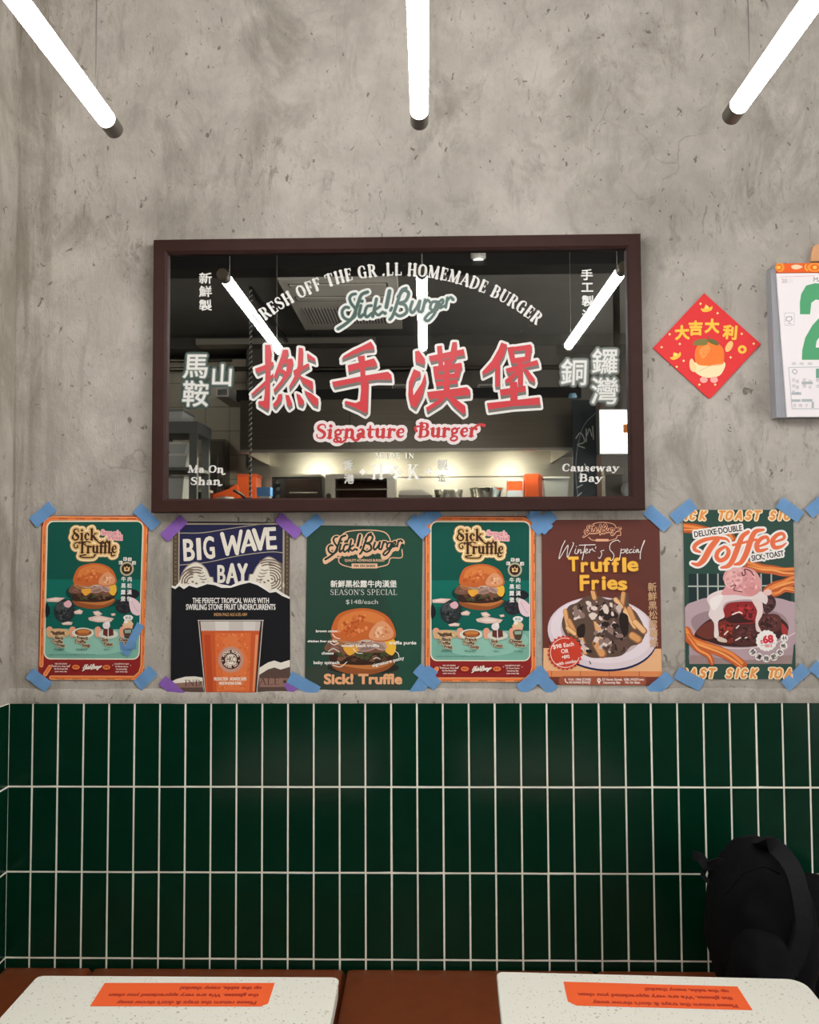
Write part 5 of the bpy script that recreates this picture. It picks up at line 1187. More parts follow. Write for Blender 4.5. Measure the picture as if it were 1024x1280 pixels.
# extractor hood
HK = 3.45
hood = mth('range_hood', 510, HK, 'long dark stainless extractor hood above the kitchen pass, seen in the mirror', 'extractor hood', z=mir(510, 562, HK).z, d=.4)
hA, hB = mir(300, 562, HK), mir(718, 497, HK); hx0, hx1, hz0, hz1, hy = hA.x, hB.x, mir(510, 562, HK).z, hB.z, hA.y; hyb = mir(510, 578, 4.42).y
box('fascia', hx0, hx1, hy-.012, hy, hz0, hz1, dsteel, hood, .003)
for i in (.33, .66): xx = hx0+(hx1-hx0)*i; box('fascia_seam', xx-.002, xx+.002, hy-.003, hy+.0015, hz0+.03, hz1, black_m, hood)
box('gap_shade', hx0-.03, hx1+.05, hy-.06, hy-.013, hz1+.0005, mir(510, 485, HK).z, black_m, hood)  # black strip painting the shade of the recess above the fascia
box('lower_lip', hx0, hx1, hy-.03, hy+.008, hz0-.012, hz0+.006, steel, hood, .002)
box('top_cover', hx0, hx1, hyb, hy-.012, hz1-.02, hz1, dsteel, hood)
for xx in (hx0, hx1-.012): box('side_panel', xx, xx+.012, hyb, hy-.012, hz0, hz1-.02, dsteel, hood)
box('back_panel', hx0+.012, hx1-.012, hyb, hyb+.012, hz0-.1, hz1-.02, steel, hood)
bm = bmesh.new()
for i in range(9):
    xa = hx0+.03+(hx1-hx0-.06)*i/9; xb = xa+(hx1-hx0-.06)/9-.02
    for j in range(7):
        yy = hyb+.06+j*.09; abox(bm, xa, xb, yy, yy+.06, hz0+.10-.008*j, hz0+.115-.008*j)
finish(bm, 'grease_filter', steel, hood, world=True)
lamp_glass = mat('warm_lamp_glass', (255, 241, 218), .4, emit=HOOD_LAMP_GLOW)
for i, fx in enumerate((.14, .40, .64, .88)):
    xx = hx0+(hx1-hx0)*fx; yy = hy-.22
    lathe('hood_lamp', (xx, yy, hz0+.02), [(.06, .03), (.062, .02), (.05, .004), (.05, .001)], lamp_glass, hood, 18)
for px0, px1, py in ((490, 508, 480), (598, 617, 480), (270, 286, 484)):
    v = mth('air_vent', (px0+px1)/2, 3.9, {490: 'small pale air vent above the hood, reflected between the second and third red characters', 598: 'small pale air vent above the hood, reflected behind the last red character', 270: 'small pale air vent reflected just under the small left mountain character'}[px0], 'vent', z=mir(px0, py+12, 3.9).z)
    o = mbox('vent_box', px0, px1, py, py+12, 3.9, .45, white_p, v); 
    a0 = mir(px0+2, py+10, 3.9); a1 = mir(px1-2, py+2.5, 3.9)
    bm = bmesh.new()
    for j in range(6): xx = a0.x+(a1.x-a0.x)*(j+.25)/6; abox(bm, xx, xx+(a1.x-a0.x)/12, a0.y, a0.y+.004, a0.z, a1.z)
    finish(bm, 'vent_slats', slot_m, v, world=True)
# dark recess over the hood
for py, x0, x1, k, r, l in ((451, 208, 290, 4.2, .014, 'upper dark pipe running level behind the saddle characters'), (462, 208, 330, 4.3, .018, 'lower dark pipe running level behind the saddle characters'), (462, 380, 700, 4.35, .02, 'long dark pipe running level above the extractor hood')):
    a0, a1 = mir(x0, py, k), mir(x1, py, k); tag(tube('gas_pipe', [(a0.x, a0.y, a0.z), (a1.x, a1.y, a0.z)], r, dsteel), l, 'pipe')

# wall finishes of the kitchen
a0, a1 = mir(312, 640, 4.44), mir(722, 578, 4.44)
tag(box('steel_backsplash', a0.x, a1.x, a0.y-.02, a0.y, CTZ+.001, hz0+.05, steel), 'brushed steel splashback lit by hood lamps behind the reflected kitchen pass', 'splashback')
tk = mir(290, 640, 4.6); t0, t1 = mir(196, 600, 4.6).x, mir(312, 600, 4.6).x
bm = bmesh.new(); n = int((t1-t0)/.2)+1
for i in range(n):
    for j in range(8):
        x0 = t0+i*.2; z0 = CTZ-.3+j*.2; abox(bm, x0+.0025, min(x0+.1975, t1), tk.y-.012, tk.y, z0+.0025, z0+.1975)
structure(finish(bm, 'wall_kitchen_tiles', mat('cream_kitchen_tile', (216, 206, 188), .3, noise=.08, nscale=5), bevel=.001, seg=1))
structure(box('wall_kitchen_tiles_bed', t0, t1, tk.y-.03, tk.y-.004, CTZ-.3, CTZ+1.3, mat('grey_joint', (130, 124, 114), .8)))
structure(box('wall_kitchen_partition', t1, hx1+.05, tk.y-.08, hyb-.042, CTZ-.2, pb.z, dark_wall))
ctr = thing('pass_counter', (0, mir(0, 600, KC).y-.4, 0), 'stainless topped kitchen pass counter under the extractor hood', 'counter')
cy = mir(0, 600, KC).y; cyb = mir(0, 600, 4.4).y
cx0, cx1 = mir(200, 630, KC).x, mir(722, 630, KC).x
box('worktop', cx0, cx1, cyb, cy+.03, CTZ-.04, CTZ, steel, ctr, .004); box('counter_front', cx0+.02, cx1-.02, cyb+.01, cy, .08, CTZ-.04, mat('counter_board', (58, 54, 50), .5, noise=.1), ctr); box('plinth', cx0+.04, cx1-.04, cyb+.03, cy-.04, 0, .08, black_m, ctr)

# things along the counter
glass_dk = mat('oven_door_glass', (34, 26, 24), .08, spec=.7)
ov = mth('toaster_oven', 373, 3.75, 'black toaster oven with three pale knobs, reflected at the left of the kitchen pass', 'oven', d=.15)
mbox('casing', 340, 402, 594, 636, 3.75, .3, black_m, ov, .008, z0=CTZ+.012); mbox('top_plate', 340, 402, 593, 596, 3.745, .3, steel, ov, .002)
od = mbox('door', 357, 400, 599, 633, 3.742, .012, glass_dk, ov, .003, z0=CTZ+.03); h0, h1 = mir(362, 616, 3.72), mir(397, 616, 3.72); tube('handle', [h0, (h1.x, h1.y, h0.z)], .006, chrome, od, 8)
for py in (603, 612, 621):
    b = mir(348, py, 3.745); lathe('knob', (b.x, b.y, b.z), [(.020, 0), (.020, .010), (.015, .022)], chrome, ov, 18, 'Y')
for px in (346, 398): b = mir(px, 600, 3.8); lathe('foot', (b.x, b.y, CTZ+.0002), [(.014, 0), (.014, .013)], black_m, ov, 10)
gr = mth('salamander_grill', 450, 3.8, 'open fronted stainless grill with glowing steel bars, reflected beside the toaster oven', 'grill', d=.15)
mbox('roof_plate', 406.5, 494, 592.5, 598, 3.75, .34, steel, gr, .003); gp = mbox('control_panel', 406.5, 419, 598, 636, 3.752, .33, steel, gr, .003, z0=CTZ+.0005); mbox('right_post', 484, 494, 598, 636, 3.752, .33, steel, gr, .003, z0=CTZ+.0005)
mbox('back_plate', 419, 484, 598, 636, 4.06, .01, mat('dark_brown_steel', (70, 48, 40), .45, metal=.8), gr, 0, z0=CTZ+.0005); mbox('base_plate', 419, 484, 627, 630, 3.76, .3, dsteel, gr, .002, z0=CTZ+.0008, z1=CTZ+.015)  # back plate a darker, browner steel than the posts
for k in (3.77, 3.84, 3.91, 3.98): a0, a1 = mir(419, 612, k), mir(484, 612, k); tube('grill_bar', [a0, (a1.x, a1.y, a0.z)], .005, chrome, gr, 8)
b = mir(411, 620, 3.752); lathe('knob', (b.x, b.y, b.z), [(.021, 0), (.021, .012), (.014, .028)], black_m, gp, 18, 'Y')
def bowl(px0, px1, pyt, k, lab):
    a0, a1 = mir(px0, pyt, k), mir(px1, pyt, k); r = (a1.x-a0.x)/2; h = a0.z-CTZ; c = ((a0.x+a1.x)/2, a0.y-r, CTZ+.0005)
    bm = bmesh.new(); pr = [(r*.45, 0), (r*.62, .006), (r*.82, h*.35), (r*.94, h*.75), (r, h), (r*1.02, h+.002), (r*.98, h-.003), (r*.90, h*.7), (r*.78, h*.33), (r*.55, .012), (r*.02, .010)]
    alathe(bm, c, pr, 36); tag(finish(bm, 'mixing_bowl', chrome, smooth=True), lab, 'bowl', 'mixing bowls on the pass')
bowl(543, 580, 612, 3.8, 'smaller steel mixing bowl reflected right of the grill')
bowl(588, 631, 609.5, 3.8, 'larger steel mixing bowl reflected beside the orange and white carton')
tr = mth('steel_tray', 516, 3.85, 'low dark steel tray with lid reflected between the grill and the bowls', 'tray')
mbox('tray_body', 498, 540, 619, 636, 3.8, .2, dsteel, tr, .006, z0=CTZ+.0005); hull('sloping_lid', [mir(499, 613, 3.8), mir(528, 612, 3.8), mir(541, 620, 3.8), mir(498, 620, 3.8)], [mir(499, 613, 3.8)-Vector((0, .19, 0)), mir(528, 612, 3.8)-Vector((0, .19, 0)), mir(541, 620, 3.8)-Vector((0, .19, 0)), mir(498, 620, 3.8)-Vector((0, .19, 0))], steel, tr)
ca = mth('carton', 646, 3.75, 'orange topped carton with a pale blue lower half, reflected right of the bowls', 'carton')
mbox('lower_half', 636, 653.5, 613, 636, 3.75, .14, mat('pale_blue_card', (196, 214, 226), .6), ca, .002, z0=CTZ+.0005); mbox('upper_half', 636, 653.5, 601, 613, 3.75, .14, orange_p, ca, .002); mbox('rim', 635.5, 654, 599, 601.5, 3.748, .145, white_p, ca, .002)
mc = mth('tall_carton', 667, 3.72, 'tall plain orange carton reflected between the two-tone carton and the clear tub', 'carton')
mbox('carton_body', 657.5, 673, 592, 636, 3.70, .13, orange_p, mc, .003, z0=CTZ+.0005); a0 = mir(673, 592, 3.70); a1 = mir(678, 594, 3.73)
hull('side_flap', [(a0.x, a0.y-.002, a0.z), (a0.x, a0.y-.002, CTZ+.001), (a0.x, a0.y-.12, CTZ+.001), (a0.x, a0.y-.12, a0.z)], [(a1.x, a1.y, a1.z), (a1.x, a1.y, CTZ+.001), (a1.x, a0.y-.12, CTZ+.001), (a1.x, a0.y-.12, a1.z)], mat('deep_orange_card', (206, 80, 36), .6), mc)
cl = mth('storage_tub', 694, 3.72, 'clear plastic storage tub with lid reflected at the right end of the pass', 'tub')
clear = mat('clear_plastic', (226, 230, 226), .25, alpha=.75)
P = [mir(680, 598, 3.72), mir(711, 596, 3.72)]; w0 = P[0].x; w1 = P[1].x; y0 = P[0].y; zt = P[0].z
hull('tub_body', [(w0+.015, y0-.01, CTZ+.001), (w1-.015, y0-.01, CTZ+.001), (w1-.015, y0-.17, CTZ+.001), (w0+.015, y0-.17, CTZ+.001)], [(w0, y0, zt), (w1, y0, zt), (w1, y0-.18, zt), (w0, y0-.18, zt)], clear, cl, .006)
box('lid', w0-.006, w1+.006, y0-.186, y0+.006, zt, zt+.012, white_p, cl, .004)
# left end of the counter
ot = mth('serving_tray', 250, 3.72, 'orange serving tray at the left end of the reflected kitchen pass', 'tray')
mbox('tray_base', 235, 266, 631, 636, 3.7, .2, orange_p, ot, .004, z0=CTZ+.0005, z1=CTZ+.012); 
for a_, b_ in ((235, 236.2), (264.8, 266)): mbox('tray_rim', a_, b_, 624, 631, 3.7, .2, orange_p, ot, .002, z0=CTZ+.012, z1=CTZ+.03)
bx = mth('takeaway_box', 250, 3.74, 'black takeaway box with a pale lid standing on the orange tray', 'box', z=CTZ+.0125)
mbox('box_body', 238, 259, 614.5, 630, 3.73, .13, black_m, bx, .003, z0=CTZ+.0128); mbox('box_lid', 237, 260, 612, 615, 3.725, .14, mat('pale_card', (206, 200, 188), .6), bx, .002)
ds = mth('dish', 281, 3.7, 'white oval dish reflected between the orange tray and the dark pan', 'dish')
a0, a1 = mir(268, 621, 3.68), mir(290, 621, 3.68); r = (a1.x-a0.x)/2
lathe('dish_body', ((a0.x+a1.x)/2, a0.y-r, CTZ+.0005), [(r*.6, 0), (r*.9, (a0.z-CTZ)*.6), (r, a0.z-CTZ), (r*.95, a0.z-CTZ-.004), (r*.5, .012)], white_p, ds)
sc_ = mth('orange_bag', 290, 3.95, 'crumpled orange paper bag reflected behind the white dish', 'bag', d=.02)
hull('bag_body', [mir(266, 618, 3.93), mir(286, 611, 3.93), mir(296, 605, 3.93), mir(299, 616, 3.93), mir(297, 636, 3.93), mir(268, 636, 3.93)], [v-Vector((0, .1, 0)) for v in (mir(270, 616, 3.93), mir(288, 612, 3.93), mir(295, 607, 3.93), mir(297, 616, 3.93), mir(296, 635, 3.93), mir(270, 635, 3.93))], orange_p, sc_)
oc = mth('orange_crate', 306, 4.2, 'orange plastic crate reflected beside the hanging spiral cord', 'crate', d=.1)
mbox('crate_body', 297, 320, 594, 636, 4.15, .2, orange_p, oc, .006, z0=CTZ+.0005); mbox('crate_rim', 296, 321, 592.5, 595.5, 4.145, .21, mat('deep_orange_card', (206, 80, 36), .6), oc, .002)
pn = mth('frying_pan', 310, 3.72, 'dark frying pan leaning at the left of the toaster oven', 'pan')
bm = bmesh.new(); c = mir(306, 630, 3.70); r = (mir(318, 630, 3.7).x-mir(295, 630, 3.7).x)/2; hh = mir(310, 613, 3.7).z-CTZ
alathe(bm, (c.x, c.y-r, CTZ+.0005), [(r*.75, 0), (r*.98, hh*.5), (r, hh*.62), (r*.93, hh*.6), (r*.7, .01)], 28); finish(bm, 'pan_body', mat('iron_pan', (40, 42, 40), .5), pn, True, world=True)
tube('pan_handle', [(c.x+.02, c.y-.01, CTZ+hh*.5), (c.x-.02, c.y+.03, CTZ+hh*.8), (c.x-.07, c.y+.05, CTZ+hh)], .010, black_m, pn, 10)
bc = mth('folded_cloth', 328, 3.68, 'folded blue cloth with white edge reflected left of the toaster oven', 'cloth')
mbox('cloth_fold', 321, 338, 609, 620, 3.66, .14, mat('blue_cloth', (92, 142, 198), .9, bump=.3, nscale=40), bc, .012); mbox('cloth_under', 324, 337, 619, 636, 3.67, .12, mat('white_cloth', (214, 216, 214), .9), bc, .01, z0=CTZ+.0005)

# storage rack and fridge at the left
rk = mth('storage_rack', 225, 3.1, 'grey shelf rack loaded with plastic tubs at the left of the reflection', 'shelf rack', z=0, d=.25)
ra, rb = mir(190, 600, 3.1), mir(246, 600, 3.1); ry0, ry1 = ra.y-.31, ra.y; rack_m = mat('grey_rack_steel', (126, 128, 126), .45, metal=.6)
SHZ = [mir(220, y, 3.1).z for y in (629, 584, 527)]
for x in (ra.x, rb.x-.05):
    for y in (ry0, ry1-.03): box('post', x, x+.05 if x > ra.x else x+.03, y, y+.03, 0, SHZ[2]-.0755, rack_m, rk)
for z in [.3, .8, 1.3] + SHZ[:2]: box('shelf', ra.x+.001, rb.x-.001, ry0+.001, ry1-.001, z-.02, z, rack_m, rk)
box('top_shelf', ra.x-.005, rb.x+.005, ry0-.005, ry1+.005, SHZ[2]-.075, SHZ[2], rack_m, rk)
rz = lambda i: SHZ[i]+.0008
def tub(px0, px1, h, zi, lab, m, lidm, z=None):
    z0 = rz(zi) if z is None else z
    a0, a1 = mir(px0, 560, 3.13), mir(px1, 560, 3.13); y = a0.y
    t = thing('plastic_tub', ((a0.x+a1.x)/2, y-.1, z0), lab, 'tub', 'plastic tubs on the rack')
    hull('tub_body', [(a0.x+.015, y-.01, z0), (a1.x-.015, y-.01, z0), (a1.x-.015, y-.24, z0), (a0.x+.015, y-.24, z0)], [(a0.x, y, z0+h), (a1.x, y, z0+h), (a1.x, y-.25, z0+h), (a0.x, y-.25, z0+h)], m, t, .005)
    box('tub_lid', a0.x-.004, a1.x+.004, y-.254, y+.004, z0+h, z0+h+.014, lidm, t, .004)
    return z0+h+.0145
frost = mat('frosted_plastic', (196, 198, 194), .4)
tub(209, 230, .16, 0, 'frosted tub with grey lid on the lowest visible shelf of the reflected rack', frost, grey_p)
z = tub(208, 234, .075, 1, 'lower frosted tub of two stacked on the middle shelf of the reflected rack', frost, white_p)
tub(209, 233, .06, 1, 'upper frosted tub of two stacked on the middle shelf of the reflected rack', frost, white_p, z)
zt_ = SHZ[2]+.0005
tub(200, 228, .07, 2, 'frosted tub on the very top of the reflected rack', frost, grey_p, zt_)
tub(206, 232, .035, 0, 'low teal tub under the lowest visible shelf of the reflected rack', mat('teal_plastic', (70, 140, 146), .5), mat('teal_plastic', (70, 140, 146), .5), 1.3+.0008)
fz = mir(245, 537, 3.9).z
fg = mth('refrigerator', 245, 3.9, 'tall dark steel refrigerator reflected between the rack and the cream tiles', 'refrigerator', z=0, d=.3)
fa, fb_ = mir(226, 600, 3.9), mir(258, 600, 3.9)
structure_y = fa.y-.45
# (stands behind the counter's left end)
FX1 = min(fb_.x, cx1)
box('cabinet', fa.x, fb_.x, cyb-.50, cyb-.03, .05, fz, dsteel, fg, .006); fd = box('door', fa.x+.01, fb_.x-.01, cyb-.03, cyb-.006, .10, fz-.02, mat('fridge_door_steel', (96, 90, 84), .4, metal=.9), fg, .004)
box('handle', fb_.x-.05, fb_.x-.035, cyb-.006, cyb+.012, CTZ+.02, fz-.12, chrome, fd, .003); box('plinth', fa.x+.02, fb_.x-.02, cyb-.48, cyb-.05, 0, .05, black_m, fg)

# spiral cord
ch = mir(313.5, 436, 3.0); cb = mir(313.5, 628, 3.0); bm = bmesh.new(); N = 620
pts = [(ch.x+.008*math.cos(i*.45), ch.y+.008*math.sin(i*.45), pb.z+.0+(cb.z-.1-pb.z)*i/N) for i in range(N+1)]
atube(bm, pts, .0030, 5); tag(finish(bm, 'spiral_cord', mat('white_cord', (206, 202, 194), .4), smooth=True), 'black and white spiral cord hanging beside the hood, reflected left of the oven', 'cord')
core = tube('cord_core', [(ch.x, ch.y, pb.z), (ch.x, ch.y, cb.z-.1)], .0055, black_m, [o for o in COL.objects if o.name == 'spiral_cord'][0], 6)
hk = box('cord_hook', ch.x-.01, ch.x+.01, pb.y-.01, ch.y+.012, pb.z-.0, pb.z+.02, dsteel, [o for o in COL.objects if o.name == 'spiral_cord'][0])

# chalkboard, lit sign, appliance at the right
kb = 3.15
cbd = mth('chalkboard', 733, kb, 'dark chalkboard price board with arched panel, reflected near the right of the mirror', 'chalkboard', z=0, d=.02)
a0, a1 = mir(717, 600, kb), mir(752, 600, kb); zt = mir(733, 500, kb).z
box('board', a0.x, a1.x-.03, a0.y-.02, a0.y, 0, zt, mat('chalkboard_slate', (46, 54, 58), .7, noise=.15, nscale=6), cbd); box('frame', a1.x-.03, a1.x, a0.y-.026, a0.y+.006, 0, zt, mat('brown_batten', (108, 84, 74), .55), cbd)
def chalk(px, py): p = mir(px, py, kb-.0015); return (p.x, p.z)
ca_ = Art(lambda x, y: chalk(x, y))
# written for people in the room, so it runs the other way round in the glass
for st in ([(720, 548), (726, 541), (731, 552), (722, 556), (731, 560)], [(733, 536), (733, 552)], [(734, 544), (737, 536), (740, 545)], [(741, 533), (742, 549)], [(722, 590), (727, 584), (724, 598)], [(731, 580), (736, 590)], [(721, 610), (728, 606)], [(720, 622), (727, 616)]):
    ca_.L([(st, 1.1)], (206, 208, 204))
ca_.L([([(723, 626), (720, 590), (722, 560), (730, 532), (745, 516)], .9)], (140, 146, 146))
V, F, C = [], [], []
me = bpy.data.meshes.new('chalk_writing')
vv = [cbd.matrix_world.inverted() @ Vector((x, a0.y+.0006+h, z)) for x, h, z in ca_.V]
me.from_pydata(vv, [], ca_.F); at = me.color_attributes.new('Col', 'FLOAT_COLOR', 'CORNER'); buf = []
for p in me.polygons: buf += list(ca_.C[p.index])*p.loop_total
at.data.foreach_set('color', buf); link('chalk_writing', me, print_mat(), cbd)
bf = mth('blue_cylinder', 718, kb-.1, 'pale blue upright cartridge reflected above the chalkboard', 'cylinder', z=mir(718, 523, kb-.1).z, d=.04)  # plain blue cylinder put in for a blue lit strip
a0 = mir(717.5, 523, kb-.1); a1 = mir(717.5, 491, kb-.1)
lathe('cylinder_body', (a0.x, a0.y-.03, zt+.0005), [(.024, 0), (.027, .01), (.027, a1.z-zt-.02), (.02, a1.z-zt)], mat('pale_blue_plastic', (150, 196, 226), .35), bf, 18)
ls = mth('light_box_sign', 769, 3.05, 'bright white light box sign reflected at the right edge of the mirror', 'sign', z=mir(769, 567, 3.05).z, d=.05)
o = mbox('case', 749, 800, 511, 568, 3.06, .09, mat('grey_sign_case', (130, 128, 124), .5), ls, .004); mbox('lit_face', 750.5, 798, 512.5, 566.5, 3.057, .006, mat('sign_glow', (255, 250, 240), .5, emit=SIGN_STRENGTH), ls, .002)
mbox('orange_mark', 779, 786, 530, 541, 3.054, .003, mat('orange_ink', (226, 130, 50), .5), ls, 0)
b = mir(775, 540, 3.1); box('hanging_bracket', b.x-.02, b.x+.02, b.y-.05, b.y-.03, mir(775, 511, 3.06).z, ZC-.0005, dsteel, ls)
st = thing('side_counter', (mir(775, 630, 3.2).x, mir(775, 630, 3.2).y-.2, 0), 'dark side counter at the right of the reflected kitchen', 'counter')
sz2 = mir(775, 634, 3.2).z; sx0, sx1 = mir(755, 630, 3.2).x, mir(840, 630, 3.2).x; sy = mir(775, 630, 3.2).y
box('top', sx0, sx1, sy-.5, sy, sz2-.03, sz2, dsteel, st); box('body', sx0+.02, sx1-.02, sy-.48, sy-.02, 0, sz2-.03, dark_wall, st)
ap = thing('drinks_machine', (mir(768, 630, 3.25).x, sy-.2, sz2), 'dark rounded countertop machine reflected under the light box sign', 'machine')
mbox('machine_body', 757, 778, 592, 636, 3.28, .2, mat('machine_grey', (92, 88, 82), .4, metal=.3), ap, .02, z0=sz2+.0005); mbox('machine_top', 755, 780, 584, 593, 3.27, .22, mat('machine_lid', (120, 114, 106), .4), ap, .015)
b = mir(785, 612, 3.25); lathe('round_dial', (b.x, b.y, b.z), [(.045, 0), (.045, .02), (.03, .03)], grey_p, ap, 24, 'Y'); mbox('dial_arm', 777, 786, 608, 616, 3.27, .04, black_m, ap, .004)

# added batten lamp, out of view, brightening the left end of the kitchen
kl = thing('fill_batten_lamp', (-2.25, -2.9, ZC-.05), 'added out-of-view batten lamp brightening the left end of the kitchen', 'lamp')
box('fill_lamp_tray', -2.31, -2.19, -3.5, -2.3, ZC-.035, ZC-.001, white_p, kl, .004); box('lamp_diffuser', -2.295, -2.205, -3.48, -2.32, ZC-.07, ZC-.0352, mat('fill_batten_glow', (255, 246, 230), .4, emit=KITCHEN_FILL_GLOW), kl, .01)

# ------------------------------------------------------------------ bench, tables, notices, bag
leather = mat('tan_leather', (118, 56, 24), .42, noise=.16, nscale=26, bump=.10)
bench = thing('bench', (.3, -.24, 0), 'long tan leather banquette bench running under the green tiles', 'bench')
box('base', XL+.003, XR-.4, -.43, -.006, .002, BENCH_Z-.10, mat('bench_plinth', (52, 34, 26), .5), bench)
seams = [XL+.003] + [onY(px, 1207, -.03).x for px in (112, 431, 746, 1062)]
pitch = seams[-1]-seams[-2]
while seams[-1]+pitch < XR-.4: seams.append(seams[-1]+pitch)
for a0, a1 in zip(seams, seams[1:]):
    bm = bmesh.new(); x0, x1 = a0+.001, a1-.001; nx, ny = 16, 12; y0, y1 = -.45, -.007; z0, z1 = BENCH_Z-.0995, BENCH_Z
    g = []
    for j in range(ny+1):
        row = []
        for i in range(nx+1):
            u, v = i/nx, j/ny
            uu = .5-.5*math.cos(math.pi*u); vv_ = .5-.5*math.cos(math.pi*v)
            e = min(uu, 1-uu)*(x1-x0); f_ = min(vv_, 1-vv_)*(y1-y0); R_ = .022
            dz = lambda d: 0 if d > R_ else R_-math.sqrt(max(0, R_*R_-(R_-d)**2))
            row.append(bm.verts.new((x0+(x1-x0)*uu, y0+(y1-y0)*vv_, z1-max(dz(e), dz(f_))*.9)))
        g.append(row)
    for j in range(ny):
        for i in range(nx): bm.faces.new((g[j][i], g[j][i+1], g[j+1][i+1], g[j+1][i]))
    ring = g[0] + [g[j][nx] for j in range(1, ny+1)] + g[ny][nx-1::-1] + [g[j][0] for j in range(ny-1, 0, -1)]
    lowr = [bm.verts.new((v.co.x, v.co.y, z0)) for v in ring]
    for i in range(len(ring)): bm.faces.new((ring[i], lowr[i], lowr[(i+1) % len(ring)], ring[(i+1) % len(ring)]))
    bm.faces.new(lowr)
    finish(bm, 'seat_cushion', leather, bench, True, world=True)

def terrazzo():
    m = bpy.data.materials.new('speckled_tabletop'); m.use_nodes = True; nt = m.node_tree; N = nt.nodes; L = nt.links; b = N['Principled BSDF']
    b.inputs['Roughness'].default_value = .38; b.inputs['Specular IOR Level'].default_value = .4
    g = N.new('ShaderNodeNewGeometry'); last = None; base = rgb((228, 226, 214))
    for sc, thr, col in ((70, .14, (176, 168, 150)), (110, .13, (150, 146, 132)), (48, .10, (198, 188, 168)), (170, .15, (128, 120, 106))):
        v = N.new('ShaderNodeTexVoronoi'); v.inputs['Scale'].default_value = sc; L.new(g.outputs['Position'], v.inputs['Vector'])
        n = N.new('ShaderNodeTexNoise'); n.inputs['Scale'].default_value = sc*.6; L.new(g.outputs['Position'], n.inputs['Vector'])
        a = N.new('ShaderNodeMath'); a.operation = 'MULTIPLY_ADD'; a.inputs[1].default_value = .5; L.new(n.outputs[0], a.inputs[0]); L.new(v.outputs['Distance'], a.inputs[2])
        r = N.new('ShaderNodeValToRGB'); r.color_ramp.elements[0].position = thr+.18; r.color_ramp.elements[0].color = (.8, .8, .8, 1); r.color_ramp.elements[1].position = thr+.24; r.color_ramp.elements[1].color = (0, 0, 0, 1)
        L.new(a.outputs[0], r.inputs[0]); x = N.new('ShaderNodeMix'); x.data_type = 'RGBA'; L.new(r.outputs[0], x.inputs[0])
        if last is None: x.inputs[6].default_value = base
        else: L.new(last, x.inputs[6])
        x.inputs[7].default_value = rgb(col); last = x.outputs[2]
    L.new(last, b.inputs['Base Color']); return m
top_m = terrazzo(); edge_m = mat('pale_table_edge', (214, 208, 194), .5); iron = mat('black_iron', (30, 30, 30), .5)
TZ = .75
def table(c0, c1, label, r0, r1, depth=.62):
    A, B_ = onZ(*c0, TZ), onZ(*c1, TZ); d = B_-A; wd = d.length; ang = math.atan2(d.y, d.x); mid = (A+B_)/2
    t = thing('dining_table', (mid.x+math.sin(ang)*depth/2, mid.y-math.cos(ang)*depth/2, 0), label, 'table', None, ang)
    h = wd/2; q = depth/2
    def outline(g=0):
        o = []
        for (cx, cy, a, r) in ((h, q, 0, r1), (-h, q, 90, r0), (-h, -q, 180, .02), (h, -q, 270, .02)):
            ccx = cx-math.copysign(r, cx); ccy = cy-math.copysign(r, cy)
            for i in range(7):
                th = math.radians(a+90*i/6); o.append((ccx+(r-g)*math.cos(th), ccy+(r-g)*math.sin(th)))
        return o
    def slab(name, rings, m):
        bm = bmesh.new(); R_ = [[bm.verts.new((x, y, z)) for x, y in outline(g)] for g, z in rings]
        for P_, Q in zip(R_, R_[1:]):
            for i in range(len(P_)): bm.faces.new((P_[i], P_[(i+1) % len(P_)], Q[(i+1) % len(P_)], Q[i]))
        bm.faces.new(R_[0][::-1]); bm.faces.new(R_[-1]); o = finish(bm, name, m, t, True); return o
    slab('tabletop', [(.002, TZ-.006), (0, TZ-.004), (0, TZ-.002), (.002, TZ)], top_m)
    slab('table_core', [(.003, TZ-.03), (.001, TZ-.028), (.001, TZ-.0062)], edge_m)
    inv = t.matrix_world
    P0 = lambda x, y, z: inv @ Vector((x, y, z))
    tube('pedestal', [P0(0, 0, .02), P0(0, 0, TZ-.04)], .034, iron, t, 16)
    lathe('foot_plate', P0(0, 0, 0), [(.21, .0), (.21, .008), (.05, .022)], iron, t, 32); lathe('mounting_plate', P0(0, 0, TZ-.042), [(.11, 0), (.11, .0115)], iron, t, 24)
    return t
table((47, 1219), (424.5, 1221), 'left of two cream speckled tables pushed toward the tan bench', .012, .012)
table((620.5, 1214), (1004, 1223.5), 'right of two cream speckled tables, standing before the black bag', .012, .03)

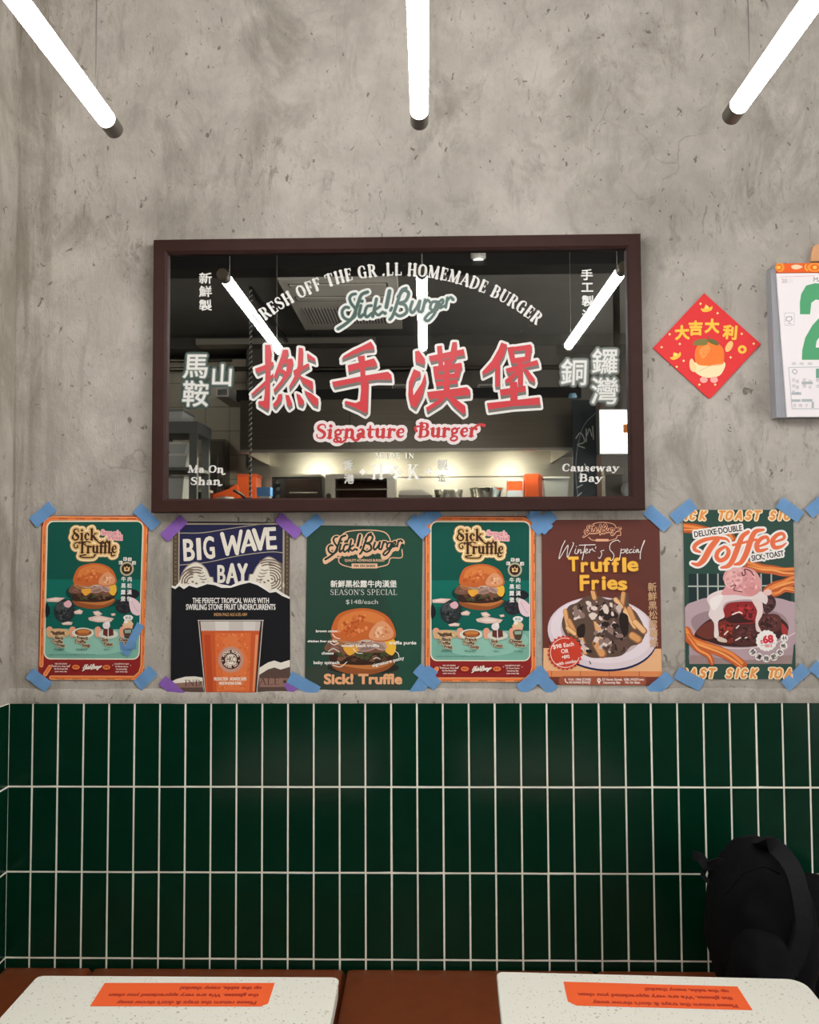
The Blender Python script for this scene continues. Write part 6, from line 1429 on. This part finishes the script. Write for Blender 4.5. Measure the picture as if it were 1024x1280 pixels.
def notice(corners, label, peel):
    P_ = [onZ(px, py, TZ) for px, py in corners]; tl, tr, br, bl = P_       # as seen
    # sheet frame: the writing faces a guest on the bench, so its own bottom edge is the far one
    def f(u, v):                                                               # u left to right, v far to near, as seen
        p = (tl*(1-u)+tr*u)*(1-v) + (bl*(1-u)+br*u)*v; return (p.x, p.y)
    Wd = (tr-tl).length; Hd = ((bl-tl).length)
    a = Art(lambda x, y: f(x/1000, y/300))
    OR = (232, 96, 48); INKC = (170, 54, 34)
    pts = [(0, 0), (1000, 0), (1000, 262), (960, 300), (0, 300)] if peel == 'r' else [(0, 0), (1000, 0), (1000, 300), (45, 300), (0, 250)]
    for i, tx in enumerate(("Please return the trays & don't throw away", "the glasses. We are very appreciated you clean", "up the table, many thanks!")):
        a.T(tx, 930, 238-92*i, 40, INKC, math.pi, align='l', width=(790, 860, 470)[i], bold=5)
    z0 = TZ+.0003
    V = [(x, y, z0+.0004+h) for x, h, y in a.V]; F = list(a.F); C = list(a.C)
    S_ = [f(x/1000, y/300) for x, y in pts]
    if area(S_) < 0: S_ = S_[::-1]
    n = len(S_); b = len(V); V += [(x, y, z0+.0003) for x, y in S_] + [(x, y, z0) for x, y in S_]
    F.append([b+i for i in range(n)]); F.append([b+n+i for i in range(n)][::-1]); F += [[b+i, b+n+i, b+n+(i+1) % n, b+(i+1) % n] for i in range(n)]; C += [rgb(OR, INK)]*(n+2)
    me = bpy.data.meshes.new('notice_sticker'); me.from_pydata(V, [], F)
    at = me.color_attributes.new('Col', 'FLOAT_COLOR', 'CORNER'); buf = []
    for p in me.polygons: buf += list(C[p.index])*p.loop_total
    at.data.foreach_set('color', buf); tag(link('notice_sticker', me, print_mat('matt_sticker', .6, .25)), label, 'sticker', 'orange notices on the tables')
notice(((131, 1229), (343.5, 1229), (334, 1258.5), (112.5, 1258)), 'orange tray return notice stuck on the left cream table', 'r')
notice(((704.5, 1227.5), (922, 1233.5), (941, 1263), (711, 1257)), 'orange tray return notice stuck on the right cream table', 'l')

# black bag on the bench
cloth = mat('black_nylon', (11, 11, 13), .9, spec=.15, noise=.25, nscale=40, bump=.25); strap_m = mat('black_webbing', (24, 24, 27), .8, spec=.2, noise=.2, nscale=90, bump=.2)
BY = -.20
g = lambda px, py, y=BY: onY(px, py, y)
bag = thing('backpack', (g(955, 1200).x, BY, BENCH_Z), 'slouched black backpack leaning on the tiles at the right end of the bench', 'bag')
def blob(name, px0, px1, pyt, yb, yf, p=2.6, m=cloth, taper=.12, zb=None, bulge=.0, nu=40, nv=26):
    x0, x1 = g(px0, 1140, (yb+yf)/2).x, g(px1, 1140, (yb+yf)/2).x; zt = g(950, pyt, (yb+yf)/2).z; z0 = BENCH_Z+.001 if zb is None else zb
    bm = bmesh.new(); rows = []
    cx, cy, cz = (x0+x1)/2, (yb+yf)/2, (z0+zt)/2
    for j in range(nv+1):
        ph = -math.pi/2+math.pi*j/nv; row = []
        sp = lambda v, e: math.copysign(abs(v)**e, v)
        for i in range(nu):
            th = 2*math.pi*i/nu; e = 2/p
            cpx = sp(math.cos(ph), e)
            x = cpx*sp(math.cos(th), e); y = cpx*sp(math.sin(th), e); z = sp(math.sin(ph), e)
            w_ = 1-taper*max(0, z)**1.5
            wr = .016*math.sin(9*z+3*x)+.012*math.sin(7*x-5*z+2)+.010*math.sin(19*z+5*x+4*y)
            row.append(bm.verts.new((cx+(x1-x0)/2*x*w_*(1+wr), cy+(yf-yb)/2*y*(1+wr*2), cz+(zt-z0)/2*z)))
        rows.append(row)
    for A, B_ in zip(rows, rows[1:]):
        for i in range(nu): bm.faces.new((A[i], A[(i+1) % nu], B_[(i+1) % nu], B_[i]))
    bmesh.ops.remove_doubles(bm, verts=bm.verts, dist=1e-5)
    o = finish(bm, name, m, bag, False, world=True)
    for q in o.data.polygons: q.use_smooth = True
    return o
blob('main_body', 888, 1012, 1051, -.07, -.31, 2.5, taper=.22)
blob('right_mass', 930, 1090, 1096, -.03, -.20, 2.8, taper=.25)  # black mass widening the bag toward the right
blob('front_pocket', 912, 982, 1152, -.20, -.345, 3.0, taper=.1, zb=BENCH_Z+.02)
def band(name, pts, w_, th, m=strap_m):
    P_ = catmull([Vector(p) for p in pts], 6); bm = bmesh.new(); rings = []
    for i, p in enumerate(P_):
        t = (P_[min(i+1, len(P_)-1)]-P_[max(i-1, 0)]).normalized(); n_ = Vector((0, -1, 0)); s = t.cross(n_).normalized(); n_ = s.cross(t).normalized()
        rings.append([bm.verts.new(p+s*a*w_/2+n_*b*th/2) for a, b in ((-1, -1), (1, -1), (1, 1), (-1, 1))])
    for A, B_ in zip(rings, rings[1:]):
        for k in range(4): bm.faces.new((A[k], A[(k+1) % 4], B_[(k+1) % 4], B_[k]))
    bm.faces.new(rings[0][::-1]); bm.faces.new(rings[-1])
    return finish(bm, name, m, bag, True, bevel=.003, world=True)
band('shoulder_strap', [g(948, 1056, -.22), g(968, 1058, -.27), g(990, 1085, -.315), g(1000, 1120, -.33), g(1004, 1155, -.33), g(998, 1185, -.32), g(985, 1215, -.31)], .034, .012)
band('carry_handle', [g(915, 1070, -.17), g(928, 1054, -.16), g(945, 1050, -.16), g(956, 1062, -.18)], .02, .008)
band('side_strap', [g(912, 1082, -.18), g(898, 1078, -.165), g(884, 1082, -.15), g(876, 1072, -.14), g(866, 1069, -.13)], .020, .004)
band('strap_end', [g(884, 1082, -.148), g(879, 1094, -.145), g(888, 1104, -.15)], .010, .004)
tube('zip_line', [g(*p) for p in ((905, 1120, -.285), (930, 1090, -.30), (955, 1082, -.305), (975, 1092, -.305))], .003, mat('zip_teeth', (10, 10, 12), .8, spec=.1), bag, 6)
